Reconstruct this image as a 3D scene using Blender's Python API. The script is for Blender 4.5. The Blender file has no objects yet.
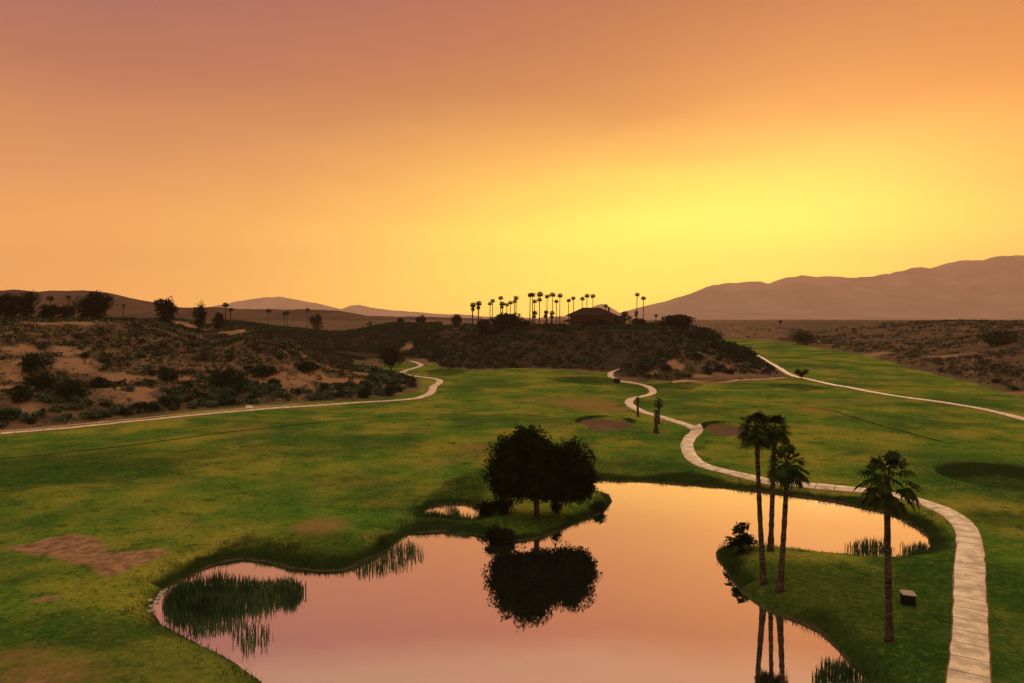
import bpy, math, random
import numpy as np
from mathutils import Vector

SC = bpy.context.scene
COL = SC.collection
PI = math.pi
CAMZ = 24.0
F = 711.1
HORIZON = 318.0
PITCH = math.atan((341.5 - HORIZON) / F)
SUN_AZ, SUN_EL = math.radians(24.0), math.radians(9.0)
rnd = random.Random(7)
rng = np.random.default_rng(11)

# ------------------------------------------------------------------ helpers
def raydir(px, py):
    a, b = (px - 512.0) / F, (341.5 - py) / F
    c, s = math.cos(PITCH), math.sin(PITCH)
    d = np.array([a, c + b * s, -s + b * c])
    return d / np.linalg.norm(d)

def plane_pt(px, py, z=0.0):
    d = raydir(px, py)
    t = (z - CAMZ) / d[2]
    return (d[0] * t, d[1] * t)

def sstep(a, b, x):
    t = np.clip((x - a) / (b - a), 0, 1)
    return t * t * (3 - 2 * t)

def _hash(ix, iy, seed):
    h = (ix * 374761393 + iy * 668265263 + seed * 1274126177) & 0x7fffffff
    h = ((h ^ (h >> 13)) * 1274126177) & 0x7fffffff
    return ((h ^ (h >> 16)) & 0xffff) / 65535.0

def vnoise(x, y, seed=0):
    ix, iy = np.floor(x).astype(np.int64), np.floor(y).astype(np.int64)
    fx, fy = x - ix, y - iy
    fx, fy = fx * fx * (3 - 2 * fx), fy * fy * (3 - 2 * fy)
    a, b = _hash(ix, iy, seed), _hash(ix + 1, iy, seed)
    c, d = _hash(ix, iy + 1, seed), _hash(ix + 1, iy + 1, seed)
    return (a + (b - a) * fx) * (1 - fy) + (c + (d - c) * fx) * fy

def fbm(x, y, scale, octaves=4, seed=0):
    s, amp, tot = 0.0, 1.0, 0.0
    for o in range(octaves):
        s = s + amp * vnoise(x / scale + 13.7 * o, y / scale - 7.3 * o, seed + o)
        tot += amp
        amp *= 0.5
        scale *= 0.5
    return s / tot - 0.5

def sdf(poly, x, y):
    """signed distance to a polygon, negative inside"""
    p = np.asarray(poly, float)
    q = np.roll(p, -1, axis=0)
    sh = x.shape
    x, y = x.ravel(), y.ravel()
    out = np.empty(x.shape)
    for s in range(0, len(x), 60000):
        X, Y = x[s:s + 60000], y[s:s + 60000]
        d2 = np.full(X.shape, 1e18)
        inside = np.zeros(X.shape, bool)
        for (ax, ay), (bx, by) in zip(p, q):
            ex, ey = bx - ax, by - ay
            wx, wy = X - ax, Y - ay
            t = np.clip((wx * ex + wy * ey) / (ex * ex + ey * ey + 1e-12), 0, 1)
            d2 = np.minimum(d2, (wx - ex * t) ** 2 + (wy - ey * t) ** 2)
            cond = (ay > Y) != (by > Y)
            if ay != by:
                inside ^= cond & (X < (bx - ax) * (Y - ay) / (by - ay) + ax)
        out[s:s + 60000] = np.where(inside, -1, 1) * np.sqrt(d2)
    return out.reshape(sh)

def linedist(pts, x, y):
    d2 = np.full(x.shape, 1e18)
    for (ax, ay), (bx, by) in zip(pts[:-1], pts[1:]):
        ex, ey = bx - ax, by - ay
        t = np.clip(((x - ax) * ex + (y - ay) * ey) / (ex * ex + ey * ey + 1e-12), 0, 1)
        d2 = np.minimum(d2, (x - ax - ex * t) ** 2 + (y - ay - ey * t) ** 2)
    return np.sqrt(d2)

def smooth_line(pts, n=8):
    """Catmull-Rom through the points"""
    p = [np.array(a, float) for a in pts]
    p = [2 * p[0] - p[1]] + p + [2 * p[-1] - p[-2]]
    out = []
    for i in range(1, len(p) - 2):
        for k in range(n):
            t = k / n
            a, b, c, d = p[i - 1], p[i], p[i + 1], p[i + 2]
            out.append(0.5 * (2 * b + (c - a) * t + (2 * a - 5 * b + 4 * c - d) * t * t + (3 * b - a - 3 * c + d) * t ** 3))
    out.append(p[-2])
    return out

# ------------------------------------------------------------------ the land
POND_PX = [(262, 683), (240, 668), (222, 655), (200, 645), (180, 635), (163, 626), (154, 615), (151, 605), (158, 593),
           (172, 584), (190, 576), (207, 568), (222, 562), (240, 559), (264, 561), (290, 568), (320, 571), (345, 570), (364, 563),
           (386, 551), (400, 540), (413, 533), (440, 531.5), (466, 533), (484, 536), (497, 541), (510, 542), (530, 540),
           (547, 536.5), (562, 530), (576, 524), (594, 517.5), (606, 510), (612, 502), (609, 495), (598, 491.5), (586, 488), (574, 485.5), (580, 482),
           (597, 480), (640, 481.5), (700, 485.5), (760, 491.5), (800, 496.5), (840, 502.5), (870, 508.5), (892, 515), (912, 524),
           (926, 535), (931, 546), (926, 553), (914, 557.5), (898, 559.5), (865, 559), (832, 556), (800, 552.5), (775, 550), (752, 549.5),
           (730, 547.5), (719, 549), (715.5, 553), (717, 560), (725, 570), (732, 582), (740, 590), (750, 600), (762, 608.5), (780, 615),
           (800, 622.5), (815, 630), (827, 640), (840, 653), (848, 663), (860, 674), (872, 684), (890, 715), (900, 760), (760, 800),
           (600, 810), (420, 800), (310, 760), (278, 705)]
POND = [plane_pt(a, b) for a, b in POND_PX]
POOL_PX = [(425, 511), (434, 507), (446, 504.5), (460, 504.5), (470, 505.5), (480, 510), (484, 516), (476, 522), (460, 523), (449, 520), (436, 520), (426, 518)]
POOL = [plane_pt(a, b) for a, b in POOL_PX]

def base_z(x, y):
    return 1.2 + 0.018 * np.maximum(0, y - 300) * sstep(0.05, 0.2, x / np.maximum(y, 1))

def valley_pt(px, py):
    z = 1.2
    for _ in range(12):
        x, y = plane_pt(px, py, z)
        z = float(base_z(np.array(x), np.array(y)))
    return (x, y)

VALLEY_PX = [(-230, 449), (-100, 439), (0, 430), (60, 425), (120, 419), (180, 413), (240, 408), (300, 403), (350, 399.5), (395, 396.5), (415, 393),
             (422, 388), (414, 381), (398, 378), (388, 373), (380, 364), (352, 357), (330, 353), (333, 351), (360, 352), (400, 355), (425, 361),
             (440, 368), (470, 370.5), (520, 370), (560, 370.5), (598, 372.5), (612, 377), (622, 381), (640, 383), (657, 382.5), (700, 382), (740, 381),
             (770, 378.5), (789, 376.5), (776, 367), (760, 356), (748, 350), (730, 346.5), (715, 344), (700, 342), (696, 340.5), (715, 339),
             (740, 338.5), (770, 340), (800, 344.5), (815, 347), (850, 352), (878, 357.5), (893, 363), (910, 368), (932, 372.5), (963, 380), (988, 387),
             (1024, 396), (1080, 411), (1250, 455)]
VALLEY = [(-250.0, -120.0)] + [valley_pt(a, b) for a, b in VALLEY_PX] + [(250.0, -120.0)]

def ell(px, py, rx, ry):
    x, y = valley_pt(px, py)
    return (x, y, rx, ry)

BUNKERS = [ell(606, 425.5, 5.6, 7.0), ell(728, 432, 4.2, 6.0)]
BASIN = ell(1022, 478, 10.8, 11.5)
# mounds in the lawn: x, y, height, half length, half depth
MOUNDS = [ell(683, 384, 7.0, 5.0) + (1.6,), ell(446, 372, 9.0, 7.0) + (1.5,), ell(590, 380, 16.0, 6.0) + (1.2,), ell(640, 381, 7.0, 5.0) + (1.0,),
          ell(822, 366, 9.0, 6.0) + (0.8,), ell(320, 540, 7.0, 5.0) + (0.5,), ell(990, 430, 12.0, 8.0) + (0.7,), ell(560, 455, 14.0, 8.0) + (0.5,),
          ell(760, 393, 10.0, 6.0) + (0.9,), ell(900, 380, 16.0, 8.0) + (0.7,)]

def land(x, y, full=False):
    x, y = np.asarray(x, float), np.asarray(y, float)
    ysafe = np.maximum(y, 20.0)
    u = x / ysafe
    dv = sdf(VALLEY, x, y)                       # outside the valley > 0
    dp = np.minimum(sdf(POND, x, y), sdf(POOL, x, y))
    z = base_z(x, y)
    flat = sstep(70, 200, y)
    z = z + fbm(x, y, 45.0, 3, 3) * (0.5 + 1.6 * flat) + fbm(x, y, 9.0, 3, 9) * 0.25
    for (cx, cy, rx, ry, h) in MOUNDS:
        z = z + h * np.exp(-((x - cx) / rx) ** 2 - ((y - cy) / ry) ** 2)
    for (cx, cy, rx, ry) in BUNKERS:
        a = np.arctan2(y - cy, x - cx)
        r = np.sqrt(((x - cx) / rx) ** 2 + ((y - cy) / ry) ** 2) / (1 + 0.13 * np.sin(3 * a + 1) + 0.07 * np.sin(5 * a))
        z = z - 1.3 * (1 - sstep(0.5, 1.0, r)) + 1.0 * np.exp(-((r - 1.15) / 0.22) ** 2) * (0.25 + 0.75 * sstep(-0.2, 0.8, np.sin(a)))
    cx, cy, rx, ry = BASIN
    rb = np.sqrt(((x - cx) / rx) ** 2 + ((y - cy) / ry) ** 2)
    z = z - 2.2 * (1 - sstep(0.62, 1.03, rb)) + 0.35 * np.exp(-((rb - 1.1) / 0.15) ** 2)
    # upland around the valley
    d = np.maximum(dv, 0)
    left = 1 - sstep(-0.26, -0.16, u)
    right = sstep(0.36, 0.46, u)
    mid = np.clip(1 - left - right, 0, 1)
    hmax = np.interp(u, [-0.45, -0.38, -0.31, -0.24, -0.16], [21.3, 18.5, 12.5, 8.0, 4.5]) * left + 17.0 * mid + 19.0 * right
    hmax = hmax + (19.0 - hmax) * sstep(500, 900, y)
    wob = d + fbm(x, y, 60.0, 3, 21) * np.minimum(d, 40) * 0.9
    prof_l = 0.24 * sstep(0, 18, wob) + 0.76 * sstep(np.interp(u, [-0.44, -0.34], [30, 10]), np.interp(u, [-0.44, -0.34], [103, 46]), wob)
    prof_m = sstep(-3, 52, wob)
    prof_r = 0.12 * sstep(0, 12, wob) + 0.88 * sstep(8, 150, wob)
    up = hmax * (prof_l * left + prof_m * mid + prof_r * right)
    ins = sstep(2, 40, d) * (1 - 0.75 * sstep(500, 900, y))
    gully = np.abs(fbm(x, y, 38.0, 4, 33)) * 2.0
    up = up + ins * (1 - 0.5 * left) * (fbm(x, y, 26.0, 4, 41) * 3.4 - gully * 3.2 * (1 - 0.8 * sstep(0.7, 1, up / 20.0)) + 0.6)
    keep = 1 - sstep(0, 60, d)
    z = z * keep + (1.2) * (1 - keep) + np.where(dv > 0, up, 0)
    far = sstep(900, 3500, y)
    z = z * (1 - far) + (15.0 + fbm(x, y, 700.0, 3, 5) * 8.0) * far
    # banks and bed of the pond
    near_side = 1 - sstep(-40, 20, x - 0.0) * sstep(88, 96, y)
    dw = 1.5 + 1.3 * sstep(78, 100, y)
    dq = dp + fbm(x, y, 2.2, 3, 55) * 0.5 * sstep(0.0, 0.5, np.abs(dp)) + fbm(x, y, 1.2, 2, 56) * 0.25
    bank = 1 - np.exp(-np.maximum(dq, 0) / dw)
    z = np.where(dq > 0, z * bank, -np.minimum(1.4, -dq * 0.4))
    if full:
        return z, dv, dp, u, rb
    return z

def ground_z(x, y):
    return float(land(np.array([x]), np.array([y]))[0])

_T = 18.0 * np.exp(np.linspace(0, math.log(2500 / 18.0), 900))
def hit(px, py):
    """the point where the view through a pixel meets the land (or the water)"""
    d = raydir(px, py)
    X, Y, Z = d[0] * _T, d[1] * _T, CAMZ + d[2] * _T
    h = np.maximum(land(X, Y), 0)
    b = np.nonzero(h > Z)[0]
    if len(b) == 0:
        i = len(_T) - 1
        return Vector((X[i], Y[i], h[i]))
    i = max(b[0], 1)
    a, c = _T[i - 1], _T[i]
    for _ in range(4):
        ts = np.linspace(a, c, 12)
        hh = np.maximum(land(d[0] * ts, d[1] * ts), 0)
        k = np.nonzero(hh > CAMZ + d[2] * ts)[0]
        k = k[0] if len(k) else 11
        k = max(k, 1)
        a, c = ts[k - 1], ts[k]
    return Vector((d[0] * c, d[1] * c, CAMZ + d[2] * c))

def at_range(px, y):
    """a point on the land in the column of a pixel, y metres out"""
    x = (px - 512.0) / F * y * 1.0
    return Vector((x, y, ground_z(x, y)))

def top_z(py, y):
    return CAMZ + (HORIZON - py) * y / F

# ------------------------------------------------------------------ materials
def new_mat(name):
    m = bpy.data.materials.new(name)
    m.use_nodes = True
    nt = m.node_tree
    return m, nt, nt.nodes['Principled BSDF']

def matte(nt, p):
    """swap the Principled node for a plain matte one: leaves, soil and grass have no sheen at a flat angle"""
    d = nt.nodes.new('ShaderNodeBsdfDiffuse')
    for a, c in (('Base Color', 'Color'), ('Normal', 'Normal')):
        if p.inputs[a].is_linked: nt.links.new(p.inputs[a].links[0].from_socket, d.inputs[c])
    d.inputs['Roughness'].default_value = 0.0
    nt.links.new(d.outputs[0], nt.nodes['Material Output'].inputs[0])
    nt.nodes.remove(p)
    return d

class NB:
    """small node builder"""
    def __init__(self, nt):
        self.nt = nt
    def n(self, t, **kw):
        o = self.nt.nodes.new(t)
        for k, v in kw.items():
            setattr(o, k, v)
        return o
    def put(self, sock, v):
        if hasattr(v, 'is_output'):
            self.nt.links.new(v, sock)
        else:
            sock.default_value = v
    def math(self, op, a, b=0.0, c=0.0, clamp=False):
        o = self.n('ShaderNodeMath', operation=op, use_clamp=clamp)
        self.put(o.inputs[0], a); self.put(o.inputs[1], b); self.put(o.inputs[2], c)
        return o.outputs[0]
    def mix(self, f, a, b):
        o = self.n('ShaderNodeMix', data_type='RGBA')
        col = lambda v: v if hasattr(v, 'is_output') else (v[0], v[1], v[2], 1)
        self.put(o.inputs[0], f); self.put(o.inputs[6], col(a)); self.put(o.inputs[7], col(b))
        return o.outputs[2]
    def noise(self, vec, scale, detail=4.0, rough=0.55):
        o = self.n('ShaderNodeTexNoise')
        self.put(o.inputs['Vector'], vec)
        o.inputs['Scale'].default_value = scale
        o.inputs['Detail'].default_value = detail
        o.inputs['Roughness'].default_value = rough
        return o.outputs[0]
    def ramp01(self, v, a, b):
        o = self.n('ShaderNodeMapRange', interpolation_type='SMOOTHSTEP')
        self.put(o.inputs[0], v)
        o.inputs[1].default_value = a; o.inputs[2].default_value = b
        return o.outputs[0]
    def attr(self, name):
        return self.n('ShaderNodeAttribute', attribute_name=name).outputs['Fac']

def leaf_mat(name, ca, cb, scale=0.5, rough=0.7, trans=0.0, spec=0.08):
    """leaves: two greens in clumps, a little per-leaf change"""
    m, nt, p = new_mat(name)
    b = NB(nt)
    geo = b.n('ShaderNodeNewGeometry')
    tc = b.n('ShaderNodeTexCoord')
    f = b.noise(tc.outputs['Object'], scale, 2.0)
    f = b.math('ADD', b.ramp01(f, 0.3, 0.7), b.math('MULTIPLY_ADD', geo.outputs['Random Per Island'], 0.5, -0.25), clamp=True)
    c = b.mix(f, ca, cb)
    nt.links.new(c, p.inputs['Base Color'])
    p.inputs['Roughness'].default_value = rough
    p = matte(nt, p)
    if trans:
        t = b.n('ShaderNodeBsdfTranslucent')
        nt.links.new(c, t.inputs[0])
        ms = b.n('ShaderNodeMixShader'); ms.inputs[0].default_value = trans
        nt.links.new(p.outputs[0], ms.inputs[1]); nt.links.new(t.outputs[0], ms.inputs[2])
        nt.links.new(ms.outputs[0], nt.nodes['Material Output'].inputs[0])
    return m

def noise_mat(name, ca, cb, scale, rough=0.85, bump=0.0, stretch=(1, 1, 1), spec=0.3, dist=0.05):
    m, nt, p = new_mat(name)
    b = NB(nt)
    tc = b.n('ShaderNodeTexCoord')
    mp = b.n('ShaderNodeMapping'); mp.inputs['Scale'].default_value = stretch
    nt.links.new(tc.outputs['Object'], mp.inputs[0])
    f = b.noise(mp.outputs[0], scale, 5.0)
    nt.links.new(b.mix(b.ramp01(f, 0.3, 0.7), ca, cb), p.inputs['Base Color'])
    p.inputs['Roughness'].default_value = rough
    p.inputs['Specular IOR Level'].default_value = spec
    if bump:
        bm = b.n('ShaderNodeBump'); bm.inputs['Strength'].default_value = bump; bm.inputs['Distance'].default_value = dist
        nt.links.new(f, bm.inputs['Height']); nt.links.new(bm.outputs[0], p.inputs['Normal'])
    if rough > 0.72: matte(nt, p)
    return m

M = {}
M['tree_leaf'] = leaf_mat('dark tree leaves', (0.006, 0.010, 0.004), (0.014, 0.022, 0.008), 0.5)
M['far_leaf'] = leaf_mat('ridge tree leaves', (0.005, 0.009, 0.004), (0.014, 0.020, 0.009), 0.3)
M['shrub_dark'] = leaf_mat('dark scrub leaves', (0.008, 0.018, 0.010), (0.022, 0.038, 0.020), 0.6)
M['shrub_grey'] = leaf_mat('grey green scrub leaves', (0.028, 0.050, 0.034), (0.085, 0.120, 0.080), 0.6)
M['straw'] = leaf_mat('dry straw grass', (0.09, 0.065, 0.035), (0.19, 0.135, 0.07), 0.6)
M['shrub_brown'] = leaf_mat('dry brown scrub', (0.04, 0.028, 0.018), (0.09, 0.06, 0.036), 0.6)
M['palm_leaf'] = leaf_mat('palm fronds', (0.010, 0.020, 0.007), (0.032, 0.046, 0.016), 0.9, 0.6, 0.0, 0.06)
M['dead_leaf'] = leaf_mat('dead palm fronds', (0.05, 0.035, 0.02), (0.10, 0.07, 0.04), 0.9)
M['reed'] = leaf_mat('reeds', (0.016, 0.042, 0.018), (0.062, 0.105, 0.045), 0.4, 0.5)
M['rough'] = leaf_mat('long bank grass', (0.014, 0.032, 0.008), (0.05, 0.075, 0.018), 0.25, 0.8, 0.35)
M['bark'] = noise_mat('tree bark', (0.02, 0.015, 0.01), (0.055, 0.04, 0.028), 5.0, 0.9, 0.6)
M['palm_bark'] = noise_mat('palm trunk', (0.010, 0.009, 0.0075), (0.082, 0.064, 0.052), 2.2, 0.9, 0.9, (1, 1, 3.5))
M['stem'] = noise_mat('scrub stems', (0.04, 0.03, 0.02), (0.08, 0.06, 0.04), 3.0)
M['stone'] = noise_mat('pale stone', (0.28, 0.24, 0.2), (0.48, 0.42, 0.36), 4.0, 0.9, 0.5)
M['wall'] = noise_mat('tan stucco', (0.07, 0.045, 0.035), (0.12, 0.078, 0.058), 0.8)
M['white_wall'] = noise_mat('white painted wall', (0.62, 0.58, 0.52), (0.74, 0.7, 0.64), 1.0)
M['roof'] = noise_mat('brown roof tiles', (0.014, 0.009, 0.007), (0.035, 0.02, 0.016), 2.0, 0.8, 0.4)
M['dark_wood'] = noise_mat('dark stained wood', (0.035, 0.025, 0.018), (0.07, 0.05, 0.035), 3.0, 0.7)
M['glass'] = noise_mat('dark window glass', (0.015, 0.015, 0.017), (0.03, 0.03, 0.03), 1.0, 0.08, 0, spec=0.6)
M['box_body'] = noise_mat('dark green painted steel', (0.006, 0.008, 0.006), (0.014, 0.017, 0.013), 6.0, 0.8)
M['box_lid'] = noise_mat('pale weathered lid', (0.17, 0.14, 0.11), (0.30, 0.25, 0.20), 5.0, 0.7)

# ground
def ground_material():
    m, nt, p = new_mat('ground')
    b = NB(nt)
    tc = b.n('ShaderNodeTexCoord')
    P = tc.outputs['Object']
    n_big = b.noise(P, 0.035, 3.0)
    n_mid = b.noise(P, 0.16, 5.0)
    n_sml = b.noise(P, 0.9, 6.0, 0.65)
    n_fine = b.noise(P, 5.0, 5.0, 0.7)
    wide = b.n('ShaderNodeMapping'); wide.inputs['Rotation'].default_value = (0, 0, 0.35); wide.inputs['Scale'].default_value = (0.05, 0.16, 0.1)
    nt.links.new(P, wide.inputs[0])
    n_str = b.noise(wide.outputs[0], 1.0, 5.0, 0.6)
    # lawn
    n_fld = b.noise(P, 0.055, 6.0, 0.62)
    n_det = b.noise(P, 0.3, 8.0, 0.72)
    lawn = b.mix(b.ramp01(n_mid, 0.3, 0.7), (0.050, 0.120, 0.014), (0.095, 0.162, 0.018))
    lawn = b.mix(b.math('MULTIPLY', b.ramp01(n_fld, 0.42, 0.62), 0.85), lawn, (0.255, 0.215, 0.032))
    lawn = b.mix(b.math('MULTIPLY', b.ramp01(n_big, 0.54, 0.36), 0.75), lawn, (0.018, 0.068, 0.014))
    lawn = b.mix(b.math('MULTIPLY', b.ramp01(n_str, 0.56, 0.72), 0.55), lawn, (0.17, 0.125, 0.03))
    lawn = b.mix(b.math('MULTIPLY', b.ramp01(n_det, 0.50, 0.68), 0.45), lawn, (0.17, 0.165, 0.026))
    lawn = b.mix(b.math('MULTIPLY', b.ramp01(n_det, 0.48, 0.34), 0.75), lawn, (0.018, 0.050, 0.008))
    lawn = b.mix(b.math('MULTIPLY', b.ramp01(n_sml, 0.54, 0.68), 0.5), lawn, (0.16, 0.13, 0.03))
    lawn = b.mix(b.math('MULTIPLY', b.ramp01(n_sml, 0.45, 0.32), 0.5), lawn, (0.014, 0.040, 0.006))
    lawn = b.mix(b.math('MULTIPLY', b.ramp01(b.math('ADD', b.attr('lush_shade'), b.math('MULTIPLY_ADD', n_mid, 1.0, -0.5)), 0.2, 0.8), 0.85), lawn, b.mix(n_det, (0.004, 0.020, 0.004), (0.030, 0.080, 0.014)))  # deep green mix, which also carries painted shade on the spit
    n_gr = b.noise(P, 1.9, 8.0, 0.8)
    lawn = b.mix(b.math('MULTIPLY', b.ramp01(n_gr, 0.50, 0.36), 0.75), lawn, (0.012, 0.036, 0.006))
    lawn = b.mix(b.math('MULTIPLY', b.ramp01(n_gr, 0.52, 0.66), 0.5), lawn, (0.21, 0.205, 0.04))
    dry = b.ramp01(b.math('ADD', b.attr('dry'), b.math('MULTIPLY_ADD', n_sml, 0.9, -0.45)), 0.25, 0.85)
    lawn = b.mix(b.math('MULTIPLY', dry, 0.8), lawn, (0.215, 0.12, 0.045))
    lawn = b.mix(b.ramp01(b.math('ADD', b.attr('rough'), b.math('MULTIPLY_ADD', n_det, 1.2, -0.6)), 0.25, 0.9), lawn,  # rough grass, with slope shade put into the same dark colour
                 b.mix(n_sml, (0.006, 0.013, 0.004), (0.022, 0.036, 0.010)))
    lawn = b.mix(b.math('MULTIPLY', b.ramp01(n_fine, 0.35, 0.75), 0.35), lawn, (0.02, 0.04, 0.008))
    # desert soil
    soil = b.mix(b.ramp01(n_mid, 0.3, 0.7), (0.09, 0.058, 0.039), (0.18, 0.11, 0.07))
    soil = b.mix(b.math('MULTIPLY', b.ramp01(n_big, 0.5, 0.7), 0.6), soil, (0.21, 0.115, 0.066))
    soil = b.mix(b.math('MULTIPLY', b.ramp01(n_sml, 0.48, 0.66), 0.75), soil, (0.032, 0.03, 0.02))
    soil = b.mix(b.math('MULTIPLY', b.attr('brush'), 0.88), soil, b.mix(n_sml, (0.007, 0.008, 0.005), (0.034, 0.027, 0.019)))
    soil = b.mix(b.math('MULTIPLY', b.ramp01(b.math('ADD', b.attr('sandy'), b.math('ADD', b.math('MULTIPLY_ADD', n_sml, 1.1, -0.55), b.math('MULTIPLY_ADD', n_mid, 1.6, -0.85))), 0.35, 0.75), 0.85), soil,
                 b.mix(n_sml, (0.15, 0.083, 0.048), (0.32, 0.18, 0.10)))
    dirt = b.mix(b.ramp01(n_sml, 0.3, 0.7), (0.11, 0.062, 0.036), (0.29, 0.17, 0.095))
    dirt = b.mix(b.math('MULTIPLY', b.ramp01(n_fine, 0.5, 0.75), 0.5), dirt, (0.08, 0.07, 0.03))
    sand = b.mix(n_det, (0.05, 0.032, 0.022), (0.20, 0.12, 0.078))
    g = b.ramp01(b.math('ADD', b.attr('grass'), b.math('MULTIPLY_ADD', n_sml, 0.7, -0.35)), 0.35, 0.65)
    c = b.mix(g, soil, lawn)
    c = b.mix(b.ramp01(b.math('ADD', b.attr('dirt'), b.math('ADD', b.math('MULTIPLY_ADD', n_det, 1.8, -0.95), b.math('MULTIPLY_ADD', n_fine, 0.4, -0.2))), 0.3, 0.75), c, dirt)
    c = b.mix(b.ramp01(b.math('ADD', b.attr('sand'), b.math('MULTIPLY_ADD', n_sml, 0.5, -0.25)), 0.35, 0.65), c, sand)
    c = b.mix(b.ramp01(b.attr('mud'), 0.2, 0.8), c, b.mix(n_fine, (0.03, 0.024, 0.016), (0.09, 0.065, 0.04)))
    nt.links.new(c, p.inputs['Base Color'])
    p.inputs['Roughness'].default_value = 0.95
    p.inputs['Specular IOR Level'].default_value = 0.1
    h = b.math('ADD', b.math('MULTIPLY', n_sml, 0.9), b.math('MULTIPLY', n_fine, 0.35))
    bm = b.n('ShaderNodeBump'); bm.inputs['Strength'].default_value = 0.8; bm.inputs['Distance'].default_value = 0.35
    nt.links.new(h, bm.inputs['Height']); nt.links.new(bm.outputs[0], p.inputs['Normal'])
    matte(nt, p)
    return m
M['ground'] = ground_material()

def path_material():
    m, nt, p = new_mat('concrete path')
    b = NB(nt)
    tc = b.n('ShaderNodeTexCoord')
    uv = b.n('ShaderNodeUVMap', uv_map='along').outputs[0]
    s = b.n('ShaderNodeSeparateXYZ'); nt.links.new(uv, s.inputs[0])
    slab = b.math('DIVIDE', s.outputs[0], 2.4)
    fr = b.math('FRACT', b.math('ADD', slab, b.math('MULTIPLY_ADD', b.noise(tc.outputs['Object'], 1.2, 3.0), 0.05, -0.025)))
    joint = b.math('LESS_THAN', b.math('ABSOLUTE', b.math('SUBTRACT', fr, 0.5)), 0.026)
    wn = b.n('ShaderNodeTexWhiteNoise', noise_dimensions='1D'); nt.links.new(b.math('FLOOR', b.math('ADD', slab, 0.5)), wn.inputs['W'])
    n1 = b.noise(tc.outputs['Object'], 0.7, 5.0)
    n2 = b.noise(tc.outputs['Object'], 3.0, 7.0, 0.7)
    c = b.mix(b.ramp01(n1, 0.35, 0.65), (0.34, 0.245, 0.17), (0.64, 0.50, 0.37))
    c = b.mix(b.math('MULTIPLY', wn.outputs[0], 0.18), c, (0.33, 0.25, 0.19))
    c = b.mix(b.math('MULTIPLY', b.ramp01(n2, 0.52, 0.68), 0.6), c, (0.20, 0.14, 0.095))
    c = b.mix(b.math('MULTIPLY', joint, 0.85), c, (0.06, 0.04, 0.028))
    nt.links.new(c, p.inputs['Base Color'])
    p.inputs['Roughness'].default_value = 0.8
    return m
M['path'] = path_material()
M['path_edge'] = noise_mat('worn earth edge', (0.10, 0.055, 0.03), (0.20, 0.11, 0.065), 1.5, 0.95)
M['track'] = noise_mat('dirt track', (0.26, 0.15, 0.09), (0.42, 0.26, 0.16), 0.5, 0.95)
M['mount'] = noise_mat('mountain rock', (0.20, 0.135, 0.11), (0.27, 0.18, 0.15), 0.004, 0.95)
M['mesa'] = noise_mat('mesa slopes', (0.045, 0.028, 0.02), (0.085, 0.05, 0.034), 0.02, 0.95)

def water_material():
    m, nt, p = new_mat('pond water')
    b = NB(nt)
    nt.nodes.remove(p)
    tc = b.n('ShaderNodeTexCoord')
    n1 = b.noise(tc.outputs['Object'], 0.5, 2.0)
    n2 = b.noise(tc.outputs['Object'], 3.0, 3.0)
    bm = b.n('ShaderNodeBump'); bm.inputs['Strength'].default_value = 0.07; bm.inputs['Distance'].default_value = 0.05
    nt.links.new(b.math('ADD', n1, b.math('MULTIPLY', n2, 0.2)), bm.inputs['Height'])
    gl = b.n('ShaderNodeBsdfGlossy'); gl.inputs['Color'].default_value = (0.97, 0.95, 0.96, 1); gl.inputs['Roughness'].default_value = 0.02
    nt.links.new(bm.outputs[0], gl.inputs['Normal'])
    df = b.n('ShaderNodeBsdfDiffuse'); df.inputs['Color'].default_value = (0.06, 0.07, 0.065, 1)
    lw = b.n('ShaderNodeLayerWeight'); lw.inputs['Blend'].default_value = 0.5
    ms = b.n('ShaderNodeMixShader')
    nt.links.new(b.math('MULTIPLY', b.ramp01(lw.outputs['Facing'], 0.0, 0.5), 0.96), ms.inputs[0])
    nt.links.new(df.outputs[0], ms.inputs[1]); nt.links.new(gl.outputs[0], ms.inputs[2])
    nt.links.new(ms.outputs[0], nt.nodes['Material Output'].inputs[0])
    return m
M['water'] = water_material()

# ------------------------------------------------------------------ objects
def tag(o, label=None, cat=None, group=None, kind=None):
    if label: o['label'] = label
    if cat: o['category'] = cat
    if group: o['group'] = group
    if kind: o['kind'] = kind
    return o

def link(name, me, parent=None, loc=None):
    o = bpy.data.objects.new(name, me)
    COL.objects.link(o)
    if loc is not None: o.location = loc
    if parent is not None: o.parent = parent
    return o

def mesh(name, v, f, mats, smooth=False):
    me = bpy.data.meshes.new(name)
    v = np.asarray(v, float)
    if isinstance(f, np.ndarray):
        n, k = f.shape
        me.vertices.add(len(v)); me.vertices.foreach_set('co', v.astype(np.float32).ravel())
        me.loops.add(n * k); me.loops.foreach_set('vertex_index', f.astype(np.int32).ravel())
        me.polygons.add(n); me.polygons.foreach_set('loop_start', (np.arange(n) * k).astype(np.int32))
        me.update(calc_edges=True)
        me.validate()
    else:
        me.from_pydata(v.tolist(), [], f)
    for m in (mats if isinstance(mats, list) else [mats]):
        me.materials.append(m)
    if smooth:
        me.polygons.foreach_set('use_smooth', [True] * len(me.polygons))
    return me

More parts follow.
